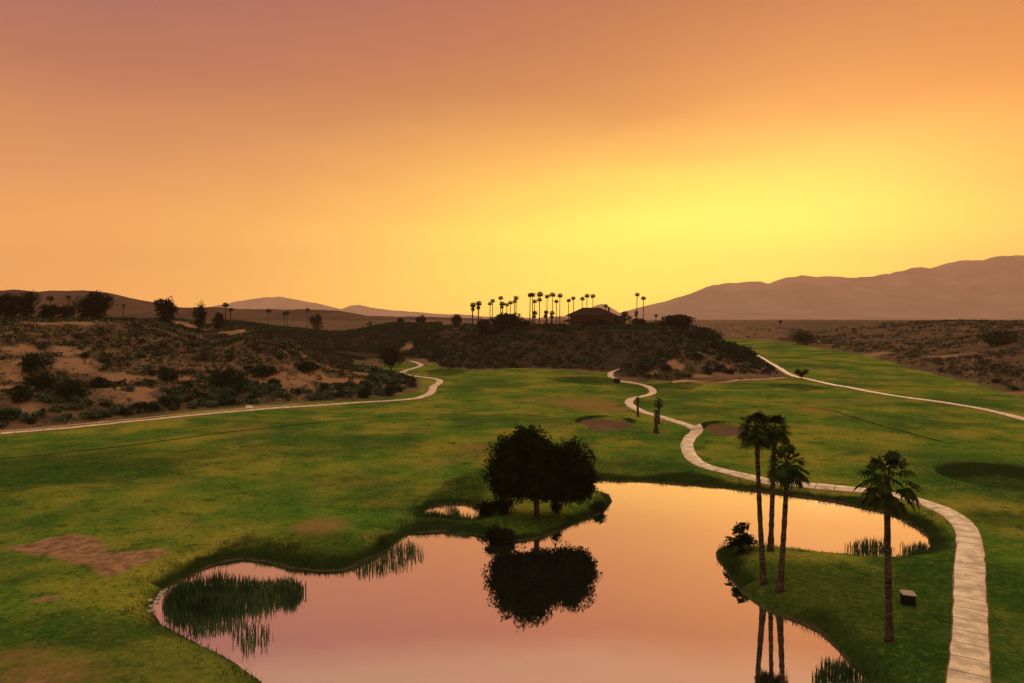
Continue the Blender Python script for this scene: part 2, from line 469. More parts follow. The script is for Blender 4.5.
class Geo:
    def __init__(self): self.v, self.f = [], []
    def add(self, v, f):
        o = len(self.v)
        self.v.extend([tuple(map(float, p)) for p in v]); self.f.extend([tuple(o + i for i in q) for q in f])
    def box(self, x0, x1, y0, y1, z0, z1):
        self.add([(x0, y0, z0), (x1, y0, z0), (x1, y1, z0), (x0, y1, z0), (x0, y0, z1), (x1, y0, z1), (x1, y1, z1), (x0, y1, z1)],
                 [(3, 2, 1, 0), (4, 5, 6, 7), (0, 1, 5, 4), (1, 2, 6, 5), (2, 3, 7, 6), (3, 0, 4, 7)])
    def tube(self, pts, rad, n=8):
        pts = [np.array(p, float) for p in pts]
        vs, fs = [], []
        for i, p in enumerate(pts):
            t = pts[min(i + 1, len(pts) - 1)] - pts[max(i - 1, 0)]
            t = t / (np.linalg.norm(t) + 1e-9)
            a = np.cross(t, (0, 1, 0) if abs(t[1]) < 0.9 else (1, 0, 0)); a /= np.linalg.norm(a)
            c = np.cross(t, a)
            for k in range(n):
                w = 2 * PI * k / n
                vs.append(p + rad[i] * (a * math.cos(w) + c * math.sin(w)))
        for i in range(len(pts) - 1):
            for k in range(n):
                fs.append((i * n + k, i * n + (k + 1) % n, (i + 1) * n + (k + 1) % n, (i + 1) * n + k))
        fs.append(tuple(range(n))[::-1]); fs.append(tuple((len(pts) - 1) * n + k for k in range(n)))
        self.add(vs, fs)
    def mesh(self, name, mats, smooth=False): return mesh(name, self.v, self.f, mats, smooth)

def leaf_quads(c, size, r, flat=0.0):
    """n small leaf shaped quads with random facing around the points c"""
    n = len(c)
    a = r.normal(size=(n, 3)); a /= np.linalg.norm(a, axis=1)[:, None]
    b = r.normal(size=(n, 3)); b -= a * (a * b).sum(1)[:, None]; b /= np.linalg.norm(b, axis=1)[:, None]
    s = (size * r.uniform(0.55, 1.45, n))[:, None]
    v = np.stack([c - a * s, c + b * s * 0.5, c + a * s, c - b * s * 0.5], 1).reshape(-1, 3)
    f = np.arange(4 * n).reshape(n, 4)
    return v, f

def blob_points(lobes, n, r, shell=0.5):
    lob = np.array(lobes, float)
    w = lob[:, 3] * lob[:, 4] * lob[:, 5]
    k = r.choice(len(lob), n, p=w / w.sum())
    d = r.normal(size=(n, 3)); d /= np.linalg.norm(d, axis=1)[:, None]
    rad = r.uniform(0, 1, n) ** shell
    # dents and tufts on the outline
    bump = 1 + 0.16 * np.sin(d[:, 0] * 7 + k * 1.7) * np.sin(d[:, 1] * 6 + k) + 0.14 * np.sin(d[:, 2] * 9 + d[:, 0] * 5 + k * 2.3)
    return lob[k, :3] + d * (rad * bump)[:, None] * lob[k, 3:6]

# ---- terrain mesh
def build_ground():
    ys = np.concatenate([np.linspace(-90, 38, 16), np.linspace(40, 130, 240)[:-1] * 1.0,
                         130 * np.exp(np.linspace(0, math.log(620 / 130), 290))[:-1],
                         620 * np.exp(np.linspace(0, math.log(9600 / 620), 90))])
    s = np.linspace(-1, 1, 821)
    t = 0.5 * s + 0.5 * s ** 3
    W = np.maximum(150, ys * 1.1 + 60)
    X = W[:, None] * t[None, :]
    Y = np.repeat(ys[:, None], len(s), 1)
    z, dv, dp, u, rb = land(X, Y, True)
    nr, nc = X.shape
    v = np.stack([X, Y, z], -1).reshape(-1, 3)
    i = np.arange(nr - 1)[:, None] * nc + np.arange(nc - 1)[None, :]
    f = np.stack([i, i + 1, i + nc + 1, i + nc], -1).reshape(-1, 4)
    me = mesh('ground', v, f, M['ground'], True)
    A = {}
    dvn = dv + fbm(X, Y, 16.0, 3, 71) * 9.0 * sstep(200, 300, Y)
    grass = sstep(2.0, -2.0, dvn)
    A['grass'] = grass * (1 - (u < -0.118) * sstep(352, 362, Y))
    rough = np.exp(-(np.maximum(dp - 0.2, 0) / (2.0 * np.clip(0.9 + 2.4 * fbm(X, Y, 5.0, 3, 23), 0.3, 2.0))) ** 2) * np.where(Y > 62, 1, 0.45)  # rough grass mask, which also takes the painted slope shade below
    rough = np.maximum(rough, np.where(Y > BASIN[1], 1.0, 0.7) * (1 - sstep(0.9, 1.08, rb)) * sstep(0.6, 0.85, rb)); rough = np.maximum(rough, 0.6 * (rb < 0.9))
    for line, wd in ((SWALE_LEFT, 0.9), (SWALE_RIGHT, 0.8)):
        rough = np.maximum(rough, 0.85 * np.exp(-(linedist(line, X, Y) / wd) ** 2))
    for poly in ROUGH_SHADE:
        rough = np.maximum(rough, (0.95 if poly is ROUGH_SHADE[1] else 0.62) * sstep(2.0, -1.5, sdf(poly, X, Y)))
    for (cx, cy, rx, ry) in BUNKERS:
        a = np.arctan2(Y - cy, X - cx)
        r = np.sqrt(((X - cx) / rx) ** 2 + ((Y - cy) / ry) ** 2)
        rough = np.maximum(rough, np.exp(-((r - 1.12) / 0.16) ** 2) * sstep(-0.1, 0.5, np.sin(a)))  # back lip: overhanging grass, and its shaded face painted dark
    lush_shade = np.zeros(X.shape)
    for (px, py, rx, ry, k) in LUSH_SHADE:
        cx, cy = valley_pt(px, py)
        lush_shade = np.maximum(lush_shade, k * np.exp(-(((X - cx) / rx) ** 2 + ((Y - cy) / ry) ** 2) ** 1.5))
    A['lush_shade'] = lush_shade
    A['rough'] = rough  # rough grass and painted shade of banks, mounds and bunker lips
    dry = np.zeros(X.shape)
    for (px, py, rx, ry, k) in DRY:
        cx, cy = valley_pt(px, py)
        dry = np.maximum(dry, k * np.exp(-((X - cx) / rx) ** 2 - ((Y - cy) / ry) ** 2))
    A['dry'] = dry
    dirt = np.zeros(X.shape)
    for poly in DIRT:
        dirt = np.maximum(dirt, sstep(1.0, -1.2, sdf(poly, X, Y)))
    A['dirt'] = dirt
    sand = np.zeros(X.shape)
    for (cx, cy, rx, ry) in BUNKERS:
        a = np.arctan2(Y - cy, X - cx)
        r = np.sqrt(((X - cx) / rx) ** 2 + ((Y - cy) / ry) ** 2) / (1 + 0.13 * np.sin(3 * a + 1) + 0.07 * np.sin(5 * a))
        sand = np.maximum(sand, sstep(1.0, 0.86, r))
    A['sand'] = sand
    A['mud'] = sstep(0.30, 0.0, dp + fbm(X, Y, 2.5, 2, 19) * 0.5) * (dp > -3)
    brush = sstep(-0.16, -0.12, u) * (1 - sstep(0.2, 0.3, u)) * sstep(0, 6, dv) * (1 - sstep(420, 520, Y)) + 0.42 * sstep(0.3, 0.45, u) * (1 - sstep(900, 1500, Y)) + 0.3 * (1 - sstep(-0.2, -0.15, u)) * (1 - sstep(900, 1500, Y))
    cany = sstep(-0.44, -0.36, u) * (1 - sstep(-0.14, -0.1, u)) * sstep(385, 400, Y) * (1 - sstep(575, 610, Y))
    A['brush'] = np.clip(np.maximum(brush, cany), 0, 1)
    sandy = np.zeros(X.shape)
    for (px, py, rx, ry) in SANDY:
        q = hit(px, py)
        sandy = np.maximum(sandy, np.exp(-((X - q.x) / rx) ** 2 - ((Y - q.y) / ry) ** 2))
    A['sandy'] = sandy
    for k, a in A.items():
        at = me.attributes.new(k, 'FLOAT', 'POINT')
        at.data.foreach_set('value', a.astype(np.float32).ravel())
    return tag(link('ground', me), kind='structure')

SWALE_LEFT = [valley_pt(a, b) for a, b in [(-150, 468), (0, 457.5), (80, 450), (160, 442.5), (200, 437.5), (238, 432), (290, 426), (336, 421), (390, 416)]]
SWALE_RIGHT = [valley_pt(a, b) for a, b in [(700, 396), (770, 402), (835, 411.5), (880, 424), (943, 441)]]
ROUGH_SHADE = [[valley_pt(a, b) for a, b in poly] for poly in (  # rough grass areas, and slope shade painted as dark grass
    [(405, 532), (418, 500), (440, 482), (486, 468), (500, 478), (480, 500), (487, 520), (480, 528), (440, 528)],
    [(580, 468), (640, 471.5), (690, 470), (720, 475), (752, 481.5), (795, 488), (840, 492.5), (900, 502), (925, 516), (940, 535), (934, 549), (912, 525), (870, 509), (800, 497), (700, 486), (600, 481)],  # rough far bank, the shade of its near face painted in too
    [(180, 566), (215, 545), (250, 534), (300, 546), (360, 552), (392, 535), (400, 545), (360, 568), (300, 566), (240, 556)],  # shading of the bank slope, painted into the lawn
    [(540, 380), (600, 377), (640, 383.5), (705, 385), (690, 390), (640, 387), (580, 384.5)],  # shade on the mound faces, painted as a dark strip
    [(424, 371), (450, 369.5), (468, 373), (450, 377), (428, 376)],  # shaded near side of a mound, put into the colour
    [(765, 384), (800, 382), (835, 388), (800, 391)],  # mound shading painted dark on the lawn
    [(757, 625), (740, 585), (770, 598), (830, 606), (880, 640), (905, 690), (870, 690), (840, 650), (800, 620)])]
LUSH_SHADE = [(860, 600, 11, 9, 1.0), (800, 580, 9, 6, 0.8), (930, 575, 5, 8, 0.9), (1010, 590, 5, 12, 0.9), (880, 660, 9, 5, 1.0), (60, 632, 14, 5, 0.6), (160, 660, 4, 5, 0.4), (60, 468, 26, 18, 0.8), (230, 455, 14, 12, 0.45), (530, 518, 7, 4, 0.6), (330, 545, 10, 5, 0.6), (1000, 520, 5, 5, 0.7), (640, 465, 14, 5, 0.5)]  # greener lawn patches, plus the shade on the spit put into the colour
DRY = [(320, 527, 4, 5, 0.9), (583, 403, 10, 13, 1.25), (606, 410, 9, 7, 1.1), (650, 400, 6, 8, 0.5), (476, 448, 4, 5, 0.8), (540, 398, 8, 7, 0.6), (180, 525, 4, 5, 0.5),
       (815, 410, 7, 6, 0.8), (850, 375, 9, 14, 0.55), (840, 402, 10, 8, 0.5), (40, 675, 6, 4, 0.7), (20, 655, 4, 3, 0.6), (440, 462, 6, 5, 0.5),
       (660, 432, 4, 8, 0.55), (250, 430, 5, 8, 0.7), (140, 440, 5, 6, 0.35), (640, 455, 7, 6, 0.4), (775, 422, 4, 5, 0.4), (960, 425, 8, 8, 0.4),
       (580, 376, 12, 10, 0.7), (420, 390, 6, 8, 0.4), (900, 400, 12, 8, 0.4), (150, 500, 7, 5, 0.35), (780, 620, 1, 1, 0.0), (735, 590, 2, 3, 0.55)]
DIRT = [[valley_pt(a, b) for a, b in poly] for poly in (
    [(0, 548), (35, 541), (70, 532), (100, 538), (112, 550), (140, 549), (162, 547), (172, 553), (150, 560), (125, 572), (105, 579), (93, 573), (64, 560), (30, 556)],
    [(28, 601), (40, 594), (62, 594), (60, 599), (42, 603)],
    [(18, 684), (26, 679), (50, 680), (48, 688)],
    [(64, 674), (72, 670), (76, 673), (68, 678)])]
SANDY = [(125, 391, 9, 8), (115, 381, 9, 8), (20, 372, 9, 12), (10, 388, 8, 6), (180, 380, 11, 6), (280, 379, 12, 8), (320, 378, 12, 7), (345, 381, 8, 6),
         (298, 352, 4, 4), (288, 342, 3, 4), (75, 363, 8, 8), (25, 405, 5, 4), (68, 352, 6, 5), (340, 372, 10, 8), (236, 331, 9, 9), (190, 326, 14, 7), (40, 323, 9, 5), (80, 323, 9, 5),
         (24, 352, 7, 6), (370, 375, 9, 8), (405, 350, 6, 18), (652, 373, 5, 4), (676, 366, 4, 6), (700, 376, 6, 3), (1000, 394, 20, 7), (870, 355, 12, 12), (950, 355, 14, 12)]

# ---- ribbons
def ribbon(name, px, width, mats, lift=0.07, extend=None, n=10):
    line = [hit(a, b) for a, b in px]
    pts = smooth_line([(p.x, p.y) for p in line], n)
    out, acc = [pts[0]], 0.0
    for p in pts[1:]:
        if np.linalg.norm(p - out[-1]) > 0.6: out.append(p)
    pts = np.array(out)
    # even the line out: pixel rounding makes long foreshortened stretches wander
    for _ in range(3):
        pts[1:-1] = 0.25 * pts[:-2] + 0.5 * pts[1:-1] + 0.25 * pts[2:]
    tan = np.gradient(pts, axis=0); tan /= np.linalg.norm(tan, axis=1)[:, None] + 1e-9
    nor = np.stack([-tan[:, 1], tan[:, 0]], 1)
    dist = np.concatenate([[0], np.cumsum(np.linalg.norm(np.diff(pts, axis=0), axis=1))])
    hw = width / 2
    offs = [-hw - 0.22, -hw, -hw * 0.33, hw * 0.33, hw, hw + 0.22]
    hs = [-0.08, None, None, None, None, -0.08]
    V, UV = [], []
    for o, h in zip(offs, hs):
        wig = 0.16 * fbm(dist * 1.0, dist * 0 + o * 7.0, 1.6, 3, 88) + 0.05 * np.sin(dist * 0.21 + o) + 0.02 * np.sin(dist * 1.1 + 2 * o)
        q = pts + nor * (o + (wig if abs(o) >= hw else 0))[:, None] if abs(o) >= hw else pts + nor * o
        z = land(q[:, 0], q[:, 1])
        far = lift + 0.0006 * np.maximum(q[:, 1] - 100, 0)
        V.append(np.column_stack([q, z + (far if h is None else h)]))
        UV.append(np.column_stack([dist, np.full(len(dist), o)]))
    ncol, nrow = len(offs), len(pts)
    v = np.stack(V, 1).reshape(-1, 3)
    uv = np.stack(UV, 1).reshape(-1, 2)
    i = np.arange(nrow - 1)[:, None] * ncol + np.arange(ncol - 1)[None, :]
    f = np.stack([i, i + 1, i + ncol + 1, i + ncol], -1).reshape(-1, 4)[:, ::-1]
    me = mesh(name, v, f, mats)
    mi = np.zeros((nrow - 1, ncol - 1), int); mi[:, 0] = 1; mi[:, -1] = 1
    me.polygons.foreach_set('material_index', mi.ravel().astype(np.int32))
    ul = me.uv_layers.new(name='along')
    li = np.empty(len(me.loops), np.int32); me.loops.foreach_get('vertex_index', li)
    ul.data.foreach_set('uv', uv[li].astype(np.float32).ravel())
    # upward normals
    if me.polygons[len(me.polygons) // 2].normal.z < 0: me.flip_normals()
    return tag(link(name, me), kind='structure')

# ---- far ridges
def ridge(name, prof, dist, foot, back, zfoot, mat, seed, rough=1.0, crag=0.06):
    px = np.linspace(prof[0][0], prof[-1][0], 340)
    py = np.interp(px, [p[0] for p in prof], [p[1] for p in prof])
    py = py + fbm(px, px * 0 + seed * 3.1, 22.0, 5, seed + 9) * 2.6
    d = dist + np.interp(px, [prof[0][0], prof[-1][0]], [0, 0])
    x = (px - 512) / F * d
    h = CAMZ + (HORIZON - py) * d / F
    rows = 46
    V = []
    for r in range(rows):
        t = r / (rows - 1)
        if t <= 0.72:
            k = t / 0.72
            yy = foot + (dist - foot) * k
            hh = k ** 1.35
        else:
            k = (t - 0.72) / 0.28
            yy = dist + (back - dist) * k
            hh = (1 - k) ** 1.2
        yv = np.full(px.shape, yy)
        gl = np.abs(fbm(x, yv, dist * 0.05, 4, seed)) * 2
        z = zfoot + (h - zfoot) * hh
        z = z - gl * (h - zfoot) * 0.32 * rough * np.sin(PI * min(hh, 1)) ** 0.8
        z = z + fbm(x, yv, dist * 0.012, 3, seed + 5) * (h - zfoot) * crag * (0.15 + hh)
        V.append(np.column_stack([x, yv, z]))
    v = np.concatenate(V)
    nc = len(px)
    i = np.arange(rows - 1)[:, None] * nc + np.arange(nc - 1)[None, :]
    f = np.stack([i, i + 1, i + nc + 1, i + nc], -1).reshape(-1, 4)
    return tag(link(name, mesh(name, v, f, mat, True)), kind='structure')

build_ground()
wx = [p[0] for p in POND]; wy = [p[1] for p in POND]
tag(link('pond_water', mesh('pond_water', [(min(wx) - 5, min(wy) - 8, 0), (max(wx) + 5, min(wy) - 8, 0), (max(wx) + 5, max(wy) + 5, 0), (min(wx) - 5, max(wy) + 5, 0)],
     [(0, 1, 2, 3)], M['water'])), kind='structure')
ribbon('cart_path', [(968, 720), (969, 683), (970.5, 640), (969.5, 596), (969.5, 565), (970, 545), (965, 527), (952.5, 516), (938, 508), (903, 497), (875, 492), (843, 488.5), (793, 484),
       (768, 481.5), (750, 477.5), (727, 472), (705, 466.5), (694, 460), (688.5, 452), (687, 444), (691, 436.5), (697, 431), (690, 426.5), (665, 418.5), (640, 411),
       (629, 404), (632, 399), (646, 396), (653, 392.5), (649, 387.5), (640, 384.5), (628, 382.5), (617, 380.5), (610.5, 376.5), (612, 372), (622, 368.5)], 2.25, [M['path'], M['path_edge']])
ribbon('cart_path', [(757, 355.5), (764, 359.5), (775, 366), (785, 372.5), (795, 377), (812, 380.5), (850, 388), (900, 397), (950, 404), (985, 410), (1024, 419.5), (1120, 445)], 2.5, [M['path'], M['path_edge']], 0.12)
ribbon('cart_path', [(-120, 444), (0, 434), (60, 429), (120, 423), (180, 417), (240, 411.5), (300, 407), (350, 403.5), (400, 400.5), (420, 398), (431, 393), (433.5, 387), (440, 381.5),
       (430, 378.5), (414, 376.5), (402, 373.5), (411, 369.5), (421, 366), (418, 363.5), (410, 361.5)], 2.5, [M['path'], M['path_edge']], 0.12)
ribbon('dirt_track', [(672, 383), (700, 382.2), (735, 381), (765, 379.5), (786, 378)], 1.7, [M['track'], M['path_edge']], 0.12)
ribbon('dirt_track', [(-60, 425), (0, 431.5), (60, 426.3), (120, 420.5), (180, 414.5), (240, 409.3), (300, 405)], 1.5, [M['track'], M['path_edge']], 0.06)

ridge('mountain', [(560, 317), (596, 314), (620, 313), (627, 311), (650, 305), (682, 296), (710, 285), (725, 283), (740, 282), (750, 281), (768, 282.5), (783, 277.5), (800, 275),
      (818, 277), (828, 275), (845, 277), (868, 276), (893, 271), (910, 267), (928, 267), (955, 260), (980, 259), (1005, 255), (1024, 254), (1080, 247), (1180, 240), (1320, 252)],
      6000, 4600, 8200, 12, M['mount'], 61, 0.35, 0.04)
ridge('mountain', [(540, 318), (570, 315), (586, 311), (597, 304), (602, 303), (608, 305), (618, 311), (628, 317), (640, 318)], 8200, 7600, 9200, 12, M['mount'], 71)
ridge('mountain', [(150, 317), (200, 309), (225, 304), (240, 300.5), (256, 297.5), (281, 296), (293, 298), (306, 301), (322, 304), (341, 309), (351, 305.5), (360, 305), (371, 307.5), (391, 310),
      (431, 313), (456, 314), (500, 317.5), (560, 319)], 8600, 7900, 9400, 12, M['mount'], 81)
ridge('mesa', [(-260, 284), (-120, 288), (0, 289), (20, 289), (36, 291), (42, 289.5), (85, 290), (100, 291), (113, 294), (128, 301), (140, 304.5), (165, 306), (200, 307), (256, 308), (300, 309),
      (343, 311), (361, 315), (380, 316), (451, 317.5), (540, 319.5)], 1150, 900, 1900, 15, M['mesa'], 91, 1.1, 0.05)

# ------------------------------------------------------------------ plants
def crown_mesh(name, lobes, n, leaf, mat, seed, shell=0.45, core=0.0):
    r = np.random.default_rng(seed)
    v, f = leaf_quads(blob_points(lobes, n, r, shell), leaf, r)
    if core:
        small = [(a, b, c, d * core, e * core, g * core) for a, b, c, d, e, g in lobes]
        v2, f2 = leaf_quads(blob_points(small, max(60, n // 12), r, 0.6), leaf * 3.2, r)
        f = np.concatenate([f, f2 + len(v)]); v = np.concatenate([v, v2])
    return mesh(name, v, f, mat)

def broad_tree(label, cat, base, lobes, trunk_h, trunk_r, n, leaf, mat, seed, limbs=5, group=None, name='broadleaf_tree'):
    root = link(name, None, loc=base)
    tag(root, label, cat, group)
    g = Geo()
    r = random.Random(seed)
    lean = r.uniform(-0.15, 0.15)
    fork = (lean, 0, trunk_h)
    g.tube([(0, 0, -0.4), (0, 0, 0.1), (lean * 0.4, 0, trunk_h * 0.5), fork], [trunk_r * 1.6, trunk_r * 1.15, trunk_r * 0.95, trunk_r * 0.85], 9)
    for i in range(limbs):
        L = lobes[i % len(lobes)]
        e = (L[0] + r.uniform(-.3, .3) * L[3], L[1] + r.uniform(-.4, .4) * L[4], L[2] + r.uniform(-0.1, 0.5) * L[5])
        m = tuple(fork[k] * 0.5 + e[k] * 0.5 + (0.3 if k == 2 else r.uniform(-.3, .3)) for k in range(3))
        g.tube([(fork[0], 0, fork[2] - 0.25), m, e], [trunk_r * 0.6, trunk_r * 0.35, trunk_r * 0.1], 6)
    link('trunk', g.mesh('trunk', M['bark'], True), root)
    link('crown', crown_mesh('crown', lobes, n, leaf, mat, seed, 0.42, 0.72), root)
    return root

# the round tree on the point
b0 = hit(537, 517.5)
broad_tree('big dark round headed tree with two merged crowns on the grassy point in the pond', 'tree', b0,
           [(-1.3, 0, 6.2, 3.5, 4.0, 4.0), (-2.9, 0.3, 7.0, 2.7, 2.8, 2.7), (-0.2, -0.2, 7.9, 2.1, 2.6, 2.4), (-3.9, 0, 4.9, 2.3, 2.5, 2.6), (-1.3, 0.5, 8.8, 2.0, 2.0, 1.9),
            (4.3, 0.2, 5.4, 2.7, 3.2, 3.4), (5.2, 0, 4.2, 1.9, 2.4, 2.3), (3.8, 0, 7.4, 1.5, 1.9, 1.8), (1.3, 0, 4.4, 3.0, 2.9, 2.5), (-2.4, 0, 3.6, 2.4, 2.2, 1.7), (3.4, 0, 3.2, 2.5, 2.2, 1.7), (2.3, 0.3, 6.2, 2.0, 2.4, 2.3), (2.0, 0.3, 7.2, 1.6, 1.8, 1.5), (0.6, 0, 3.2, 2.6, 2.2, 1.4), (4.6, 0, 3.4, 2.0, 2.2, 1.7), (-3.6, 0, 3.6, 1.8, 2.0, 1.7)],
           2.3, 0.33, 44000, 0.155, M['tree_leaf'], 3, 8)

# fan palms
def frond(g, o, az, el, L, R, nseg, droop, r):
    d = np.array([math.cos(el) * math.cos(az), math.cos(el) * math.sin(az), math.sin(el)])
    mid = o + d * L * 0.55
    hub = o + d * L - np.array([0, 0, L * 0.22 * (1 - abs(math.sin(el)) * 0.6)])
    s = np.array([-math.sin(az), math.cos(az), 0.0])
    w = 0.035
    g.add([o - s * w, o + s * w, mid + s * w, mid - s * w, hub + s * w, hub - s * w], [(0, 1, 2, 3), (3, 2, 4, 5)])
    a = hub - mid; a /= np.linalg.norm(a)
    a = a + np.array([0, 0, -0.18]); a /= np.linalg.norm(a)
    roll = r.uniform(-0.5, 0.5)
    nrm = np.cross(a, s)
    s2 = s * math.cos(roll) + nrm * math.sin(roll)
    for k in range(nseg):
        ph = math.radians(-115 + 230 * (k + 0.5) / nseg)
        q = a * math.cos(ph) + s2 * math.sin(ph)
        ln = R * (0.72 + 0.28 * math.cos(ph)) * r.uniform(0.85, 1.1)
        side = np.cross(q, nrm); side /= np.linalg.norm(side) + 1e-9
        wd = ln * math.tan(math.radians(115 / nseg)) * 0.62
        m1 = hub + q * ln * 0.58 + np.array([0, 0, -droop * 0.10 * ln])
        tip = hub + q * ln * 0.92 + np.array([0, 0, -droop * ln * r.uniform(0.35, 0.75)])
        g.add([hub, m1 + side * wd, tip, m1 - side * wd], [(0, 1, 2, 3)])

def palm_crown(nf, L, R, nseg, seed, lo=-50, hi=82, spread=None):
    g = Geo(); r = random.Random(seed)
    for i in range(nf):
        t = (i + r.random()) / nf
        el = math.radians(hi + (lo - hi) * t ** 0.9)
        az = i * 2.39996 + r.uniform(-0.35, 0.35)
        o = np.array([0.08 * math.cos(az), 0.08 * math.sin(az), -0.5 * t])
        frond(g, o, az, el, L * r.uniform(0.75, 1.15), R * r.uniform(0.85, 1.1), nseg, r.uniform(0.35, 0.95), r)
    return g

def skirt(r_top, length, n, seed):
    g = Geo(); r = random.Random(seed)
    for i in range(n):
        az = r.uniform(0, 2 * PI); z = -r.uniform(0.1, 0.75) * length
        o = np.array([r_top * 0.6 * math.cos(az), r_top * 0.6 * math.sin(az), z])
        frond(g, o, az, math.radians(r.uniform(-85, -60)), length * 0.3, length * 0.32, 6, 0.6, r)
    return g

def fan_palm(label, base, top, r0, r1, nf, L, R, nseg, seed, group, bend=0.3, dead=0.0, lo=-50, hi=82):
    root = tag(link('fan_palm', None, loc=base), label, 'palm', group)
    h = top - Vector(base)
    g = Geo(); r = random.Random(seed)
    N = 26
    pts, rad = [], []
    for i in range(N):
        t = i / (N - 1)
        k = t + bend * t * (1 - t)
        pts.append((h.x * k, h.y * k, -0.4 + (h.z + 0.4) * t))
        rad.append((r0 * (1 + 0.7 * math.exp(-t * 14)) * (1 - t) + r1 * t) * (1 + 0.07 * math.sin(i * 2.4)) * r.uniform(0.93, 1.07))
    g.tube(pts, rad, 10)
    for i in range(60):     # stubs of cut fronds under the crown
        t = r.uniform(0.80, 0.99); az = r.uniform(0, 2 * PI)
        k = t + bend * t * (1 - t)
        p = np.array([h.x * k, h.y * k, h.z * t])
        dr = np.array([math.cos(az), math.sin(az), 0.9])
        g.tube([p + dr * 0.05, p + dr * (r1 + 0.14)], [0.05, 0.02], 4)
    link('trunk', g.mesh('trunk', M['palm_bark']), root)
    c = link('crown', palm_crown(nf, L, R, nseg, seed, lo, hi).mesh('crown', M['palm_leaf']), root); c.location = h
    if dead:
        d = link('dead_fronds', skirt(r1 + 0.1, dead, 16, seed + 1).mesh('dead_fronds', M['dead_leaf']), root); d.location = h - Vector((0, 0, 0.5))
    return root

def palm_at(label, bx, by, tx, ty, *a, **k):
    p = hit(bx, by)
    y = p.y
    top = Vector(((tx - 512) / F * y, y, top_z(ty, y)))
    return fan_palm(label, p, top, *a, **k)

GP = 'fan palms by the pond'
palm_at('tall slim fan palm nearest the palm bush, one of three on the spit', 764, 583.5, 757.5, 428, 0.26, 0.17, 40, 0.95, 1.05, 14, 21, GP, 0.25, 0.5, -32, 84)
palm_at('tall fan palm in the middle of the three, rooted at the far water edge', 770.5, 551, 776, 428, 0.27, 0.18, 36, 1.0, 1.05, 14, 22, GP, -0.1, 0.0, -36, 84)
palm_at('shorter fan palm of the three on the spit, its crown below the other two', 779.5, 591.5, 789, 464, 0.27, 0.18, 36, 1.1, 1.05, 14, 23, GP, 0.4, 0.5, -40, 84)
palm_at('lone fan palm with thick mottled trunk between the spit and the cart path', 890, 641, 889.5, 478, 0.25, 0.18, 38, 1.3, 1.1, 14, 30, GP, 0.35, 0.0, -42, 84)

# palm bush on the tip of the spit
p = hit(741, 551)
root = tag(link('palm_bush', None, loc=p), 'small spiky palm bush on the tip of the grassy spit', 'palm bush')
g = Geo(); rr = random.Random(4)
for i in range(26):
    frond(g, np.array([0, 0, 0.5 + rr.random() * 0.6]), rr.uniform(0, 2 * PI), math.radians(rr.uniform(-5, 80)), rr.uniform(0.9, 1.7), rr.uniform(0.65, 1.0), 9, rr.uniform(0.1, 0.6), rr)
fr = link('fronds', g.mesh('fronds', M['palm_leaf']), root); fr.location = (0, 0, 0.2)
link('undergrowth', crown_mesh('undergrowth', [(-0.3, 0, 0.6, 1.3, 1.2, 0.8), (0.5, 0.2, 0.9, 1.0, 1.0, 0.9)], 1400, 0.12, M['tree_leaf'], 8, 0.45, 0.7), root)

# small palms on the fairway
GF = 'young palms on the fairway'
palm_at('young bare trunked palm with a tiny tuft beside the bend of the winding cart path', 638, 416.5, 638, 398, 0.28, 0.2, 12, 0.4, 0.4, 8, 41, GF, 0, 0.6)
palm_at('young palm with a small round head just behind the skirted stub palm', 659, 424, 659.5, 401.5, 0.25, 0.18, 18, 0.6, 0.6, 8, 42, GF, 0, 0.8)
p = hit(656, 433)
root = fan_palm('stubby palm with a flared skirt of dead fronds down to the grass', p, Vector((p.x, p.y, p.z + 4.3)), 0.35, 0.22, 12, 0.45, 0.4, 8, 43, GF, 0, 1.4)
d = link('base_fronds', skirt(0.5, 1.7, 22, 44).mesh('base_fronds', M['dead_leaf']), root); d.location = (0, 0, 1.8)

# utility box
p = hit(908, 604)
root = tag(link('utility_box', None, loc=p), 'dark utility box with a pale lid on the lawn beside the lone palm', 'utility box')
root.rotation_euler = (0, 0, -0.25)
g = Geo(); g.box(-0.46, 0.46, -0.36, 0.36, -0.1, 0.78); g.box(-0.5, 0.5, -0.4, 0.4, -0.1, 0.06)
g.box(-0.40, 0.40, -0.375, -0.362, 0.14, 0.70)
me = g.mesh('body', M['box_body']); o = link('body', me, root); bv = o.modifiers.new('bevel', 'BEVEL'); bv.width = 0.015
g = Geo(); g.add([(-0.48, -0.38, 0.783), (0.52, -0.42, 0.783), (0.52, 0.42, 0.783), (-0.52, 0.42, 0.783), (-0.52, -0.42, 0.86), (0.52, -0.42, 0.86), (0.48, 0.42, 0.96), (-0.48, 0.42, 0.96)],
      [(3, 2, 1, 0), (4, 5, 6, 7), (0, 1, 5, 4), (1, 2, 6, 5), (2, 3, 7, 6), (3, 0, 4, 7)])
o = link('lid', g.mesh('lid', M['box_lid']), root); bv = o.modifiers.new('bevel', 'BEVEL'); bv.width = 0.012

# bench by the left path
p = hit(249, 409.5)
root = tag(link('bench', None, loc=p), 'small pale bench at the verge of the long path below the scrub', 'bench')
g = Geo(); g.box(-0.9, 0.9, -0.22, 0.22, 0.42, 0.5); link('seat', g.mesh('seat', M['white_wall']), root)
g = Geo(); g.box(-0.9, 0.9, 0.2, 0.26, 0.55, 0.95); link('backrest', g.mesh('backrest', M['white_wall']), root)
for s in (-1, 1):
    g = Geo(); g.box(s * 0.75 - 0.05, s * 0.75 + 0.05, -0.2, 0.24, -0.1, 0.418); g.box(s * 0.75 - 0.05, s * 0.75 + 0.05, 0.262, 0.30, 0.3, 0.95)
    link('leg', g.mesh('leg', M['white_wall']), root)

